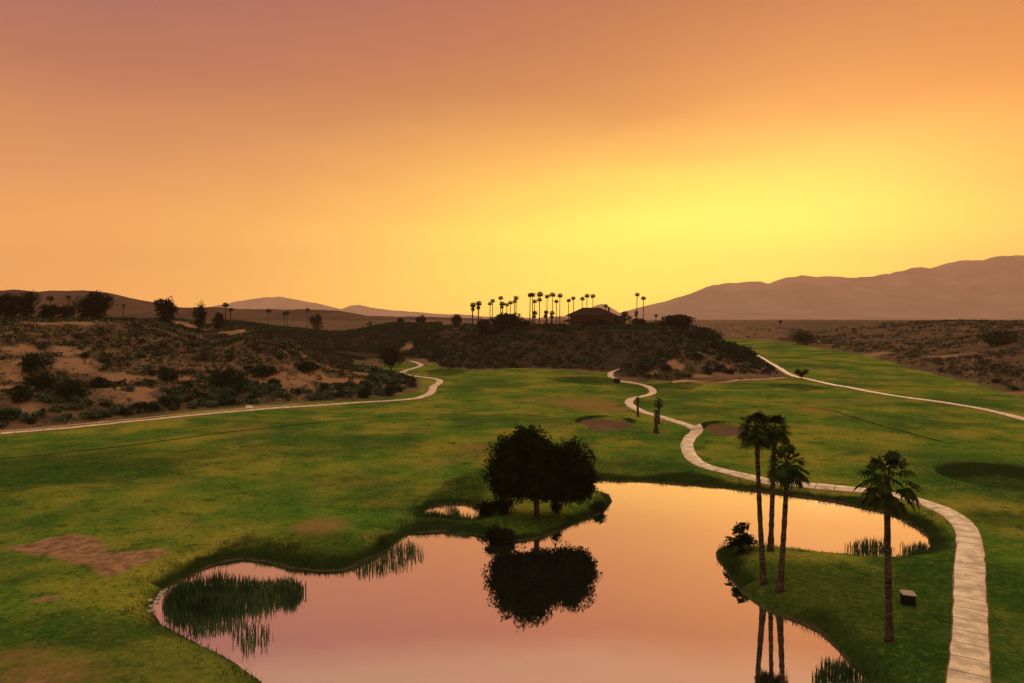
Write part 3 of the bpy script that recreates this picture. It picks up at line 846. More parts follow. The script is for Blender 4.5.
# ---- reeds
def reeds(label, poly_px, n, h, seed, w=0.035, group='reed beds in the pond', mat='reed', name='reed_bed', lean=0.35, even=False):
    poly = [plane_pt(a, b) for a, b in poly_px]
    r = np.random.default_rng(seed)
    xs = [q[0] for q in poly]; ys = [q[1] for q in poly]
    X = r.uniform(min(xs) - 0.5, max(xs) + 0.5, n * 8); Y = r.uniform(min(ys) - 0.5, max(ys) + 0.5, n * 8)
    d = sdf(poly, X, Y)
    dens = fbm(X, Y, 2.0, 2, seed)
    ok = (d < 0.4 * r.uniform(0, 1, len(X)) ** 2) & (even | (dens > -0.22 + 0.12 * r.uniform(-1, 1, len(X))))
    X, Y, d = X[ok][:n], Y[ok][:n], d[ok][:n]
    n = len(X)
    zg = np.minimum(land(X, Y), 0.6)
    H = h * (0.8 + 0.9 * fbm(X, Y, 1.3, 2, seed + 3)) * r.uniform(0.5, 1.2, n) * (0.72 + 0.28 * np.clip(-d / 0.8, 0, 1)) + np.maximum(zg, 0)
    az = r.uniform(0, 2 * PI, n); ln = r.uniform(0, 1, n) ** 2.2 * lean * 1.9
    tipx, tipy = np.cos(az) * ln * H, np.sin(az) * ln * H
    wa = r.uniform(0, PI, n); wx_, wy_ = np.cos(wa) * w, np.sin(wa) * w
    cx, cy = np.mean(X), np.mean(Y)
    X0, Y0 = X - cx, Y - cy
    zb = np.where(zg < 0, -0.4, zg - 0.1)
    v = np.stack([np.column_stack([X0 - wx_, Y0 - wy_, zb]), np.column_stack([X0 + wx_, Y0 + wy_, zb]),
                  np.column_stack([X0 + wx_ * 0.9 + tipx * 0.35, Y0 + wy_ * 0.9 + tipy * 0.35, H * 0.6]), np.column_stack([X0 - wx_ * 0.9 + tipx * 0.35, Y0 - wy_ * 0.9 + tipy * 0.35, H * 0.6]),
                  np.column_stack([X0 + tipx + wx_ * 0.1, Y0 + tipy + wy_ * 0.1, H * (1 - 0.3 * ln)]), np.column_stack([X0 + tipx - wx_ * 0.1, Y0 + tipy - wy_ * 0.1, H * (1 - 0.3 * ln)])], 1).reshape(-1, 3)
    i = np.arange(n) * 6
    f = np.concatenate([np.stack([i, i + 1, i + 2, i + 3], 1), np.stack([i + 3, i + 2, i + 4, i + 5], 1)])
    o = link(name, mesh(name, v, f, M[mat]), loc=(cx, cy, 0))
    return tag(o, label, 'reeds', group)

reeds('big dense dark bed of tall reeds by the white shore stones', [(165, 603), (176, 592), (205, 587), (250, 585), (290, 588), (304, 592), (296, 600), (270, 604), (235, 610), (200, 616), (170, 616)], 3400, 1.75, 101)
reeds('thin scattered reeds standing in open water just off the biggest reed bed', [(232, 628), (266, 630), (270, 646), (248, 652), (236, 645)], 110, 1.25, 102)
reeds('sparse fringe of reeds between the biggest reed bed and the open water', [(164, 616), (230, 612), (262, 612), (240, 628), (190, 634)], 420, 1.2, 108)
reeds('reeds along the dark bank at the mouth of the narrow cove', [(352, 568), (372, 560), (395, 548), (412, 545), (424, 556), (410, 566), (380, 572), (360, 576)], 420, 1.3, 103)
reeds('short reeds fringing the small pool behind the point', [(424, 514), (440, 517), (455, 520), (475, 519), (486, 513), (480, 524), (450, 526), (426, 522)], 620, 1.25, 104)
reeds('narrow clump of marsh grass standing in the middle of the small pool', [(446, 511), (457, 510), (458, 518), (447, 518)], 170, 1.25, 110)
reeds('low dark reeds on the edge of the cove below the small pool', [(446, 531.5), (470, 532.5), (469, 536), (448, 535)], 220, 0.8, 109, even=True)
reeds('round reed clump standing in the far arm of the pond behind the lone palm', [(848, 550), (862, 546), (884, 546), (893, 550), (880, 554), (858, 554)], 240, 1.35, 105)
reeds('small reed clump in the very end of the far arm of the pond', [(902, 550), (916, 547), (928, 548), (926, 554), (908, 556)], 230, 1.2, 106)
reeds('tall reeds on the near shore at the foot of the lone palm lawn', [(812, 690), (822, 668), (845, 668), (866, 680), (884, 700), (850, 705)], 520, 1.5, 107)

# bushes at the water
def bush(label, px, py, lobes, n, leaf, mat, seed, group=None, name='shrub', cat='shrub'):
    p = hit(px, py)
    root = tag(link(name, None, loc=p), label, cat, group)
    g = Geo(); r = random.Random(seed)
    for i in range(7):
        L = lobes[i % len(lobes)]
        g.tube([(L[0] * 0.2, L[1] * 0.2, -0.15), (L[0] * 0.6 + r.uniform(-.2, .2), L[1] * 0.6, L[2] * 0.6), (L[0] + r.uniform(-.4, .4) * L[3], L[1] + r.uniform(-.4, .4) * L[4], L[2])], [0.05, 0.035, 0.012], 5)
    link('stem', g.mesh('stem', M['stem']), root)
    link('foliage', crown_mesh('foliage', lobes, n, leaf, mat, seed, 0.45, 0.7), root)
    return root

bush('black rounded bush overhanging the water under the big tree', 500, 538, [(-0.6, -0.3, 0.5, 1.2, 1.1, 0.9), (0.7, -0.3, 0.3, 1.2, 1.1, 0.9)], 1800, 0.11, M['tree_leaf'], 201)
bush('dark bush between the small pool and the big tree trunk', 497, 514, [(-1.3, 0, 0.7, 1.5, 1.2, 1.0), (0.6, 0, 1.0, 1.6, 1.3, 1.3)], 2200, 0.12, M['tree_leaf'], 202)
bush('small dark bush on the point just past the big tree trunk', 556, 513, [(0, 0, 0.9, 0.8, 0.8, 1.1)], 700, 0.1, M['tree_leaf'], 203)
bush('low dark bush at the outer end of the point', 600, 511, [(0, 0, 0.5, 0.9, 0.9, 0.8), (-0.8, 0.2, 0.3, 0.7, 0.7, 0.5)], 800, 0.1, M['shrub_dark'], 204)

# rocks on the shore
for i, (px, py) in enumerate([(151, 607), (153, 611), (156, 603), (149.5, 612), (158, 599), (154, 616), (160, 596), (162, 593), (150, 601)]):
    r = np.random.default_rng(300 + i)
    p = hit(px, py)
    d = []
    for a in range(5):
        for k in range(9):
            th, ph = PI * (a + 0.5) / 5, 2 * PI * k / 9
            q = 0.17 * (0.7 + 0.6 * r.random())
            d.append((q * math.sin(th) * math.cos(ph) * 1.3, q * math.sin(th) * math.sin(ph), q * 0.7 * math.cos(th)))
    f = [(a * 9 + k, (a + 1) * 9 + k, (a + 1) * 9 + (k + 1) % 9, a * 9 + (k + 1) % 9) for a in range(4) for k in range(9)] + [tuple(range(9)), tuple(range(44, 35, -1))]
    o = link('shore_stone', mesh('shore_stone', d, f, M['stone']), loc=(p.x, p.y, max(p.z, 0.0) + 0.05))
    tag(o, 'small white stone on the muddy shore beside the big reed bed', 'stone', 'white stones on the shore by the reeds')

# long grass along the banks
def bank_grass():
    r = np.random.default_rng(77)
    N = 420000
    X = r.uniform(-45, 62, N); Y = r.uniform(44, 122, N)
    keep = np.abs(X) < Y * 0.76 + 3
    X, Y = X[keep], Y[keep]
    dp = np.minimum(sdf(POND, X, Y), sdf(POOL, X, Y))
    rough = np.exp(-(np.maximum(dp - 0.4, 0) / 1.5) ** 2) * (dp < 3.2) * np.where(Y > 62, 1, 0.5)
    for poly in ROUGH_SHADE[:3]:
        rough = np.maximum(rough, 0.8 * sstep(1.0, -1.0, sdf(poly, X, Y)))
    cx, cy, rx, ry = BASIN
    rb = np.sqrt(((X - cx) / rx) ** 2 + ((Y - cy) / ry) ** 2)
    rough = np.maximum(rough, 0.8 * (rb < 0.98))
    ok = (dp > 0.02) & (r.uniform(0, 1, len(X)) < rough * (0.5 + fbm(X, Y, 3.0, 2, 14) * 1.2))
    X, Y = X[ok], Y[ok]
    z = land(X, Y); n = len(X)
    H = r.uniform(0.15, 0.42, n) * (1 + 0.8 * np.exp(-dp[ok] / 0.6)) * (0.6 + 2.6 * np.clip(fbm(X, Y, 1.8, 2, 27) + 0.08, 0, 1)); az = r.uniform(0, 2 * PI, n); wa = r.uniform(0, PI, n)
    w = 0.035
    v = np.stack([np.column_stack([X - np.cos(wa) * w, Y - np.sin(wa) * w, z - 0.05]), np.column_stack([X + np.cos(wa) * w, Y + np.sin(wa) * w, z - 0.05]),
                  np.column_stack([X + np.cos(az) * H * 0.5, Y + np.sin(az) * H * 0.5, z + H])], 1).reshape(-1, 3)
    tag(link('long_grass', mesh('long_grass', v, np.arange(3 * n).reshape(n, 3), M['rough'])), 'long dark grass along the pond banks', 'grass', kind='stuff')
bank_grass()

# ---- scrub
def shrub_variant(kind, mat, seed, n, leaf):
    r = random.Random(seed)
    lobes = [(r.uniform(-.45, .45), r.uniform(-.45, .45), r.uniform(0.3, 0.6), r.uniform(.45, .7), r.uniform(.45, .7), r.uniform(.35, .6)) for _ in range(4)]
    return crown_mesh('foliage', lobes, n, leaf, mat, seed, 0.5, 0.6)
VAR = {'dark': [shrub_variant('d', M['shrub_dark'], 400 + i, 420, 0.10) for i in range(4)],
       'grey': [shrub_variant('g', M['shrub_grey'], 410 + i, 380, 0.10) for i in range(4)],
       'brown': [shrub_variant('b', M['shrub_brown'], 420 + i, 300, 0.085) for i in range(3)]}

def place_shrub(loc, s, kind, label, group, name='desert_shrub', sq=1.0):
    me = rnd.choice(VAR[kind])
    o = link(name, me, loc=(loc.x, loc.y, loc.z - 0.1 * s))
    o.rotation_euler = (0, 0, rnd.uniform(0, 6.28))
    o.scale = (s * rnd.uniform(0.85, 1.2), s * rnd.uniform(0.85, 1.2), s * sq * rnd.uniform(0.75, 1.1))
    tag(o, label, 'shrub', group)
    return o

# the bigger bushes one can tell apart: px, base py, half width in px, kind, height factor, label
SINGLE = [
    (40, 372, 19, 'dark', 1.1, 'wide dark bush high on the hillside above the sandy slope'),
    (43, 392, 17, 'dark', 1.2, 'big dark bush on the hillside directly below the widest dark bush'),
    (73, 400, 17, 'dark', 1.1, 'loose dark bush beside the lowest bright sand terrace'),
    (22, 402, 13, 'dark', 1.1, 'dark green bush at the foot of the sandy slope above the path'),
    (101, 388, 13, 'dark', 0.8, 'low dark bush lying against the bright sand terrace'),
    (228, 391, 21, 'dark', 0.95, 'broad black bush bulging between the two bright sand terraces'),
    (165, 381, 18, 'dark', 0.8, 'wide low bush at the end of the long bright sand terrace'),
    (225, 396, 10, 'grey', 1.0, 'rounded grey green bush in front of the broad black bush'),
    (274, 386, 8, 'dark', 0.9, 'small dark bush at the near end of the second bright sand terrace'),
    (262, 376, 16, 'dark', 0.7, 'flat dark bush above the second bright sand terrace'),
    (305, 372, 14, 'dark', 0.7, 'dark bush below the lit tan bank'),
    (365, 398, 9, 'dark', 1.3, 'upright dark bush near the end of the scrub above the path bend'),
    (392, 396, 8, 'dark', 1.3, 'upright dark bush where the path swings away from the scrub'),
    (615, 383, 6, 'dark', 1.0, 'dark bush in the loop of the path below the clubhouse slope'),
    (745, 362, 18, 'dark', 1.0, 'large dark bush at the low end of the clubhouse ridge above the path'),
    (724, 351, 19, 'dark', 0.55, 'long dark thicket sloping down from the clubhouse ridge'),
    (700, 341, 23, 'dark', 0.5, 'wide dark thicket behind the round bush on the clubhouse ridge'),
    (1003, 345, 20, 'dark', 0.8, 'dark thicket on the brow of the bare desert slope'),
]
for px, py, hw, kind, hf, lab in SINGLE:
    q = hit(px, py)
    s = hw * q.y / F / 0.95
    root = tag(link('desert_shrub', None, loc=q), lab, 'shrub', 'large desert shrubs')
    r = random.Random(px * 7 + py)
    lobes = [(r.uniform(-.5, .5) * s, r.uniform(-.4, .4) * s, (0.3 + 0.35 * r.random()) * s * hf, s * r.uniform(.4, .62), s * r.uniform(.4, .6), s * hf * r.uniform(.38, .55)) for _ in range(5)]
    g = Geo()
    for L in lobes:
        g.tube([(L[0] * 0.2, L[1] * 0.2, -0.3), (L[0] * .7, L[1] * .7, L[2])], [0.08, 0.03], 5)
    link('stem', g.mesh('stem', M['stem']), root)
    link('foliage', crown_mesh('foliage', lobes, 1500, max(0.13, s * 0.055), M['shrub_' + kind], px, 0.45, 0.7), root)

def scatter_scrub():
    r = np.random.default_rng(5)
    X, Y, S, K = [], [], [], []
    def batch(n, xr, yr, test, smin, smax, kinds):
        x = r.uniform(*xr, n); y = r.uniform(*yr, n)
        ok = test(x, y)
        x, y = x[ok], y[ok]
        X.extend(x); Y.extend(y); S.extend(smin + (smax - smin) * r.uniform(0, 1, len(x)) ** 2); K.extend(r.choice(kinds, len(x)))
    infov = lambda x, y: np.abs(x / y) < 0.76
    def zone(lo, hi, d0, d1, thr=None, sc=20.0, sd=0):
        def t(x, y):
            u = x / y; dv = sdf(VALLEY, x, y)
            ok = infov(x, y) & (u > lo) & (u < hi) & (dv > d0) & (dv < d1)
            if thr is not None: ok &= fbm(x, y, sc, 3, sd) > thr
            return ok
        return t
    # band above the left path, the left hillside, the clubhouse slope, the right hand slope
    batch(9000, (-180, -20), (130, 300), zone(-0.76, -0.15, 2.5, 16, -1, 9, 1), 0.9, 2.2, ['grey', 'grey', 'dark'])
    batch(26000, (-330, -40), (150, 460), zone(-0.76, -0.15, 14, 190, -0.16, 22, 2), 0.5, 1.8, ['dark', 'dark', 'brown', 'grey'])
    batch(42000, (-330, -40), (150, 420), zone(-0.76, -0.15, 14, 170), 0.35, 0.9, ['brown', 'dark', 'grey'])
    batch(15000, (-110, 175), (220, 520), zone(-0.16, 0.42, 1.5, 90, -0.3, 20, 3), 0.8, 2.3, ['dark', 'dark', 'dark', 'dark', 'dark', 'brown', 'grey'])
    batch(14000, (-230, 0), (380, 600), zone(-0.42, -0.1, 1.5, 190), 1.0, 2.4, ['dark'])
    batch(15000, (120, 480), (200, 620), zone(0.33, 0.76, 3, 190, -0.13, 24, 4), 0.5, 1.9, ['dark', 'brown', 'grey', 'dark'])
    X, Y, S, K = map(np.array, (X, Y, S, K))
    keep = np.ones(len(X), bool)
    for (px, py, rx, ry) in SANDY:
        q = hit(px, py)
        keep &= ~((np.exp(-((X - q.x) / rx) ** 2 - ((Y - q.y) / ry) ** 2) > 0.42) & (r.uniform(0, 1, len(X)) < 0.93))
    for line, _w in TRACKS:
        keep &= linedist(line, X, Y) > 2.6 + S
    X, Y, S, K = X[keep], Y[keep], S[keep], K[keep]
    Z = land(X, Y)
    # seen from the drone at all?
    vis = np.ones(len(X), bool)
    T = np.linspace(0.25, 0.985, 60)
    for a in range(0, len(X), 400):
        xs, ys, zs = X[a:a + 400], Y[a:a + 400], Z[a:a + 400] + S[a:a + 400] * 0.8
        hx = xs[:, None] * T; hy = ys[:, None] * T; hz = CAMZ + (zs - CAMZ)[:, None] * T
        vis[a:a + 400] = (land(hx, hy) < hz).all(1)
    X, Y, S, K, Z = X[vis], Y[vis], S[vis], K[vis], Z[vis]
    order = np.argsort(-S / Y)
    first = order[:270]
    for i in first:
        u = X[i] / Y[i]; kd = str(K[i])
        dv = float(sdf(VALLEY, X[i:i + 1], Y[i:i + 1])[0])
        look = {'dark': 'dark', 'grey': 'grey green', 'brown': 'dry brown'}[kd]
        if u < -0.15 and dv < 17:
            lab, gr = look + ' scrub bush in the dense band right above the long path', look + ' bushes in the scrub band along the path'
        elif u < -0.15:
            lab, gr = look + ' desert shrub dotted over the sandy hillside above the scrub band', look + ' shrubs on the sandy hillside'
        elif u < 0.36:
            lab, gr = look + ' shrub on the steep dim slope below the clubhouse', look + ' shrubs on the clubhouse slope'
        else:
            lab, gr = look + ' shrub on the bare desert slope beyond the far fairway', look + ' shrubs on the far desert slope'
        place_shrub(Vector((X[i], Y[i], Z[i])), float(S[i]), kd, lab, gr)
    # the rest is one mass
    rest = order[270:]
    Vs, Fs, MI, off = [], [], [], 0
    for i in rest:
        n = 36 if S[i] > 0.9 else 14
        k = ['dark', 'grey', 'brown'].index(str(K[i]))
        d = r.normal(size=(n, 3)); d /= np.linalg.norm(d, axis=1)[:, None]
        c = np.array([X[i], Y[i], Z[i] + S[i] * 0.3]) + d * (r.uniform(0.2, 1, n) ** 0.5)[:, None] * np.array([S[i], S[i], S[i] * 0.62]) * r.uniform(0.8, 1.2, 3)
        v, f = leaf_quads(c, S[i] * (0.27 if n == 36 else 0.42), r)
        Vs.append(v); Fs.append(f + off); off += len(v); MI.append(np.full(n, 3 if S[i] < 0.8 and r.random() < 0.4 else k))
    me = mesh('scrub', np.concatenate(Vs), np.concatenate(Fs), [M['shrub_dark'], M['shrub_grey'], M['shrub_brown'], M['straw']])
    me.polygons.foreach_set('material_index', np.concatenate(MI).astype(np.int32))
    tag(link('scrub', me), 'small desert scrub covering the slopes', 'scrub', kind='stuff')
    print('scrub', len(X))
TRACKS = [([valley_pt(a, b) for a, b in [(-120, 444), (0, 434), (120, 423), (240, 411.5), (350, 403.5), (420, 398), (433, 387), (430, 378.5), (402, 373.5), (421, 366), (410, 361)]], 0),
          ([valley_pt(a, b) for a, b in [(640, 384), (617, 380.5), (610, 376.5), (612, 372), (622, 368.5)]], 0), ([valley_pt(a, b) for a, b in [(757, 355.5), (775, 366), (790, 376), (672, 383)]], 0)]
scatter_scrub()

# ---- trees along the skyline: px of the trunk, metres out, top py, half width px, label
def ridge_tree(label, px, y, top, hw, seed, group='trees along the skyline', low=0.25, n=2600, lobn=6):
    p = at_range(px, y)
    h = top_z(top, y) - p.z
    w = hw * y / F
    r = random.Random(seed)
    lobes = [(r.uniform(-.5, .5) * w, r.uniform(-.4, .4) * w, h * r.uniform(0.5, 0.72), w * r.uniform(.42, .62), w * r.uniform(.42, .6), h * r.uniform(.2, .3)) for _ in range(lobn)]
    lobes += [(0, 0, h * 0.32, w * .85, w * .7, h * 0.36)]
    lobes += [(r.uniform(-.25, .25) * w, 0, h * 0.78, w * .4, w * .4, h * .2)]
    return broad_tree(label, 'tree', p, lobes, h * 0.3, max(0.18, h * 0.03), n, max(0.2, w * 0.055), M['far_leaf'], seed, 5, group)

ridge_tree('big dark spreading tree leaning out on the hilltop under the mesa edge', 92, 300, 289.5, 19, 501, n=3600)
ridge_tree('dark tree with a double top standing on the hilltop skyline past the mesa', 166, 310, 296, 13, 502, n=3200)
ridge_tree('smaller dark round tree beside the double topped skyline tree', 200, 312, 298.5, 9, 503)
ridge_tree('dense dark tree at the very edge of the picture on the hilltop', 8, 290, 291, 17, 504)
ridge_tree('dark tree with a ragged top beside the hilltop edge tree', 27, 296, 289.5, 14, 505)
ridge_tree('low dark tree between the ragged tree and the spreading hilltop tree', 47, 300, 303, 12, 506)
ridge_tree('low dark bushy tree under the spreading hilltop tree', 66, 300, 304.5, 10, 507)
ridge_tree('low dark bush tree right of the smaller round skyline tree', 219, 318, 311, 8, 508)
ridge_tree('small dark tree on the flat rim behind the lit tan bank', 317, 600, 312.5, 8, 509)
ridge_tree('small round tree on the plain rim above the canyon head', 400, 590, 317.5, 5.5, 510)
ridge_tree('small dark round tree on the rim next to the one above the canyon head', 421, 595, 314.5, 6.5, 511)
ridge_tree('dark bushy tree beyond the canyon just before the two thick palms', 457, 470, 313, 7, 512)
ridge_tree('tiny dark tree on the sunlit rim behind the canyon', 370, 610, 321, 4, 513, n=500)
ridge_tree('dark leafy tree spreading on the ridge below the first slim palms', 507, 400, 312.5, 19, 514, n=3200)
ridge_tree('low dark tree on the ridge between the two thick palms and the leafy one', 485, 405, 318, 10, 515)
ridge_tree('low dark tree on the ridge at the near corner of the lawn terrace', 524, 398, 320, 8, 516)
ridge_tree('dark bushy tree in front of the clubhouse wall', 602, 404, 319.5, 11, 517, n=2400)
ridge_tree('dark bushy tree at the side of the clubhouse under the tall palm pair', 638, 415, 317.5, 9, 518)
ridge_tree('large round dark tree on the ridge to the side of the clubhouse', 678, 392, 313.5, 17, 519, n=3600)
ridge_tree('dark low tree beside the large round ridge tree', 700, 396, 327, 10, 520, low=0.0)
for px, y, hw, hgt, lab in ((548, 398, 11, 2.4, 'low dark bush on the ridge rim under the tallest palms'), (567, 400, 9, 2.2, 'low dark bush on the ridge rim at the near end of the clubhouse'),
        (618, 402, 12, 3.2, 'rounded dark bush on the ridge rim below the clubhouse wing'), (586, 403, 8, 2.2, 'low dark bush before the clubhouse porch'), (652, 402, 10, 2.6, 'dark bush on the ridge rim past the lone tall palm pair'),
        (497, 392, 14, 2.6, 'dark bush on the ridge rim below the slim palms'), (662, 398, 9, 2.8, 'dark bush just before the large round ridge tree')):
    q = at_range(px, y)
    w_ = hw * y / F * 0.8
    root = tag(link('ridge_bush', None, loc=q), lab, 'bush', 'bushes on the clubhouse ridge')
    r = random.Random(px)
    lobes = [(r.uniform(-.7, .7) * w_, r.uniform(-.3, .3) * w_, hgt * r.uniform(.35, .6), w_ * r.uniform(.3, .5), w_ * .4, hgt * r.uniform(.4, .6)) for _ in range(6)]
    g = Geo()
    for L in lobes: g.tube([(L[0] * .6, L[1] * .6, -0.4), (L[0], L[1], L[2])], [0.1, 0.04], 5)
    link('stem', g.mesh('stem', M['stem']), root)
    link('foliage', crown_mesh('foliage', lobes, 1600, 0.26, M['far_leaf'], px, 0.45, 0.7), root)
p = hit(391, 371)
w = 16.5 * p.y / F; h = 26 * p.y / F
broad_tree('dark round tree in the canyon mouth beside the twisting path', 'tree', p, [(-.3 * w, 0, .58 * h, .6 * w, .6 * w, .36 * h), (.35 * w, 0, .55 * h, .6 * w, .6 * w, .36 * h), (0, 0, .74 * h, .55 * w, .5 * w, .24 * h), (0, 0, .38 * h, .75 * w, .6 * w, .3 * h)],
           h * 0.25, 0.3, 2600, 0.28, M['tree_leaf'], 521, 4)
p = hit(803, 344.5)
w = 13 * p.y / F; h = 14 * p.y / F
broad_tree('lone round green bush tree at the far edge of the fairway', 'tree', p, [(-.3 * w, 0, .5 * h, .65 * w, .6 * w, .4 * h), (.35 * w, 0, .5 * h, .6 * w, .6 * w, .38 * h), (0, 0, .6 * h, .6 * w, .5 * w, .36 * h), (0, 0, .3 * h, .9 * w, .7 * w, .3 * h)],
           h * 0.2, 0.3, 2200, 0.4, M['far_leaf'], 522, 4)
p = hit(801.5, 379.5)
w = 8 * p.y / F; h = 11.5 * p.y / F
broad_tree('small two headed tree standing right on the edge of the far path', 'tree', p, [(-.5 * w, 0, .68 * h, .45 * w, .45 * w, .28 * h), (.5 * w, 0, .68 * h, .42 * w, .45 * w, .27 * h), (0, 0, .45 * h, .5 * w, .45 * w, .3 * h)],
           h * 0.3, 0.14, 900, 0.18, M['far_leaf'], 523, 4)

# ---- far palms: one built, the rest copied with parts
def far_palm_meshes(seed):
    g = Geo(); r = random.Random(seed)
    pts = [(0.25 * math.sin(t * 2.2 + seed), 0, t) for t in np.linspace(-0.02, 1, 8)]
    g.tube([(x * 0.05, y, z) for x, y, z in pts], [0.030, 0.022, 0.019, 0.017, 0.016, 0.015, 0.014, 0.014], 7)
    tr = g.mesh('trunk', M['palm_bark'], True)
    cr = palm_crown(34, 0.55, 0.75, 7, seed + 50, -55, 75).mesh('crown', M['palm_leaf'])
    return tr, cr
FPM = [far_palm_meshes(s) for s in (601, 602, 603)]
def far_palm(label, px, y, top, base_off, cw, group, k, skirtlen=0.0, thick=1.0):
    p = at_range(px, y)
    zt = top_z(top, y)
    h = zt - p.z
    tr, cr = FPM[k % 3]
    root = tag(link('fan_palm', None, loc=p), label, 'palm', group)
    t = link('trunk', tr, root); t.scale = (15 * thick, 15 * thick, h)
    c = link('crown', cr, root); s = cw * 1.2 * y / F / 1.15; c.scale = (s, s, s * 0.62); c.location = (0.25 * math.sin(2.2 + (601 + k % 3)) * 0.05 * 15 * thick, 0, h); c.rotation_euler = (0, 0, k * 1.3)
    if skirtlen:
        d = link('dead_fronds', SK, root); d.scale = (1.5, 1.5, skirtlen); d.location = (0, 0, h - 0.6)
    return root
SK = skirt(0.5, 2.2, 26, 640).mesh('dead_fronds', M['dead_leaf'])
GC = 'palms on the clubhouse ridge'
ridge_palms = [
    (473, 430, 304, 3.2, 1.6, 'thick shaggy palm, outermost of the row on the clubhouse ridge', 2.2),
    (478.5, 432, 302.5, 3.0, 1.6, 'thick shaggy palm leaning beside the outermost one of the ridge row', 2.2),
    (489.8, 440, 303, 2.3, 1, 'slim short palm just past the two thick palms', 0),
    (492.7, 440, 300, 2.3, 1, 'slim palm, a little taller, beside the first slim short one', 0),
    (500.5, 425, 297.3, 2.4, 1, 'slim palm rising behind the ragged low palm over the leafy tree', 0),
    (502, 424, 303, 2.8, 1.3, 'ragged low palm against the slim palm over the leafy tree', 1.6),
    (507, 420, 304, 2.2, 1, 'short palm rising straight out of the leafy tree', 0),
    (510.2, 430, 302, 2.3, 1, 'medium palm just behind the short one in the leafy tree', 0),
    (515.8, 436, 297.2, 2.6, 1, 'taller palm of the close pair at the end of the leafy tree', 0),
    (514.8, 428, 300.7, 2.3, 1, 'lower palm of the close pair at the end of the leafy tree', 0),
    (530, 430, 294.2, 2.8, 1.1, 'leaning tall palm, first of the tallest group before the clubhouse', 0),
    (532.3, 434, 294, 2.8, 1.1, 'tall upright palm touching crowns with the leaning one', 0),
    (534.8, 440, 300.7, 2.4, 1, 'medium palm between the touching tall pair and the two stacked crowns', 0),
    (539.6, 432, 293.4, 3.2, 1, 'tallest wide crowned palm with another crown right below it', 0),
    (539.2, 426, 299, 2.6, 1, 'palm whose crown sits right below the widest tall crown', 0),
    (547.2, 434, 295.6, 2.5, 1, 'tall palm in the gap after the stacked crowns', 0),
    (552.3, 436, 294, 2.9, 1, 'tall wide headed palm above a low skirted palm', 0),
    (556, 440, 300.7, 2.2, 1, 'medium slim palm between two tall ones', 0),
    (560, 434, 294.8, 2.7, 1, 'tall palm, last of the tallest group before the clubhouse', 0),
    (568.5, 445, 299.8, 2.2, 1, 'slim palm over the eave end of the clubhouse roof', 0),
    (573, 450, 297.5, 2.3, 1, 'slim palm second over the clubhouse roof', 0),
    (582.3, 452, 298, 2.4, 1, 'slim palm over the ridge start of the clubhouse roof', 0),
    (586.7, 455, 295, 2.5, 1, 'tall palm behind the middle of the clubhouse roof', 0),
    (592.5, 455, 295.4, 2.5, 1, 'tall palm behind the clubhouse roof, last before the bare far peak', 0),
    (605.5, 450, 305.2, 2.3, 1, 'low palm head peeping over the clubhouse roof before the far peak', 0),
    (624.5, 425, 313, 3.6, 1.4, 'round headed short palm beside the clubhouse', 1.2),
    (629, 428, 317, 2.6, 1.2, 'very short palm next to the round headed one', 0),
    (637, 425, 293.8, 2.4, 1, 'taller of the two lone tall palms beyond the clubhouse', 0),
    (636, 420, 312, 2.0, 1.2, 'stub palm at the foot of the two lone tall palms', 1.2),
    (643, 430, 297.5, 2.4, 1, 'lower of the two lone tall palms beyond the clubhouse', 0),
    (656, 420, 315, 1.8, 1, 'small solitary palm between the tall pair and the round ridge tree', 0),
    (534.3, 415, 312, 2.6, 1.6, 'low skirted palm under the touching tall pair', 1.8),
    (545.6, 415, 311.5, 2.4, 1.6, 'low skirted palm in the middle under the tallest group', 1.8),
    (552, 415, 312.2, 2.6, 1.6, 'low skirted palm under the wide headed tall palm', 1.8),
]
for k, (px, y, top, cw, th, lab, sk) in enumerate(ridge_palms):
    far_palm(lab, px, y, top, 0, cw, GC, k, sk * 0.6, th)
GL = 'palms along the plain rim'
for k, (px, y, top, cw, lab, sk) in enumerate([
    (268.5, 590, 310, 2.6, 'small palm standing by itself on the rim, nearest the skyline trees', 0),
    (284.5, 590, 312.5, 2.2, 'stub palm, lower of the close pair on the rim', 1.2), (287.5, 596, 311.8, 2.3, 'stub palm, taller of the close pair on the rim', 1.2),
    (307.5, 600, 309, 2.0, 'thin palm beside the small dark tree on the rim', 0), (225.5, 330, 304, 3.0, 'palm with a small dark head past the smaller round skyline tree', 0),
    (231, 332, 309, 2.2, 'short palm beside the small headed one on the hilltop', 0), (69, 330, 296.5, 2.0, 'thin palm on the hilltop in front of the mesa, before the spreading tree', 0),
    (50.5, 330, 297.5, 3.2, 'ragged palm on the hilltop above the low dark tree', 0), (124, 330, 305, 1.6, 'tiny palm in front of the mesa slope past the spreading tree', 0),
    (780, 620, 321, 2.0, 'lone palm on the desert flat before the long mountain', 0)]):
    far_palm(lab, px, y, top, 0, cw, GL, k + 1, sk * 0.6, 1.0)

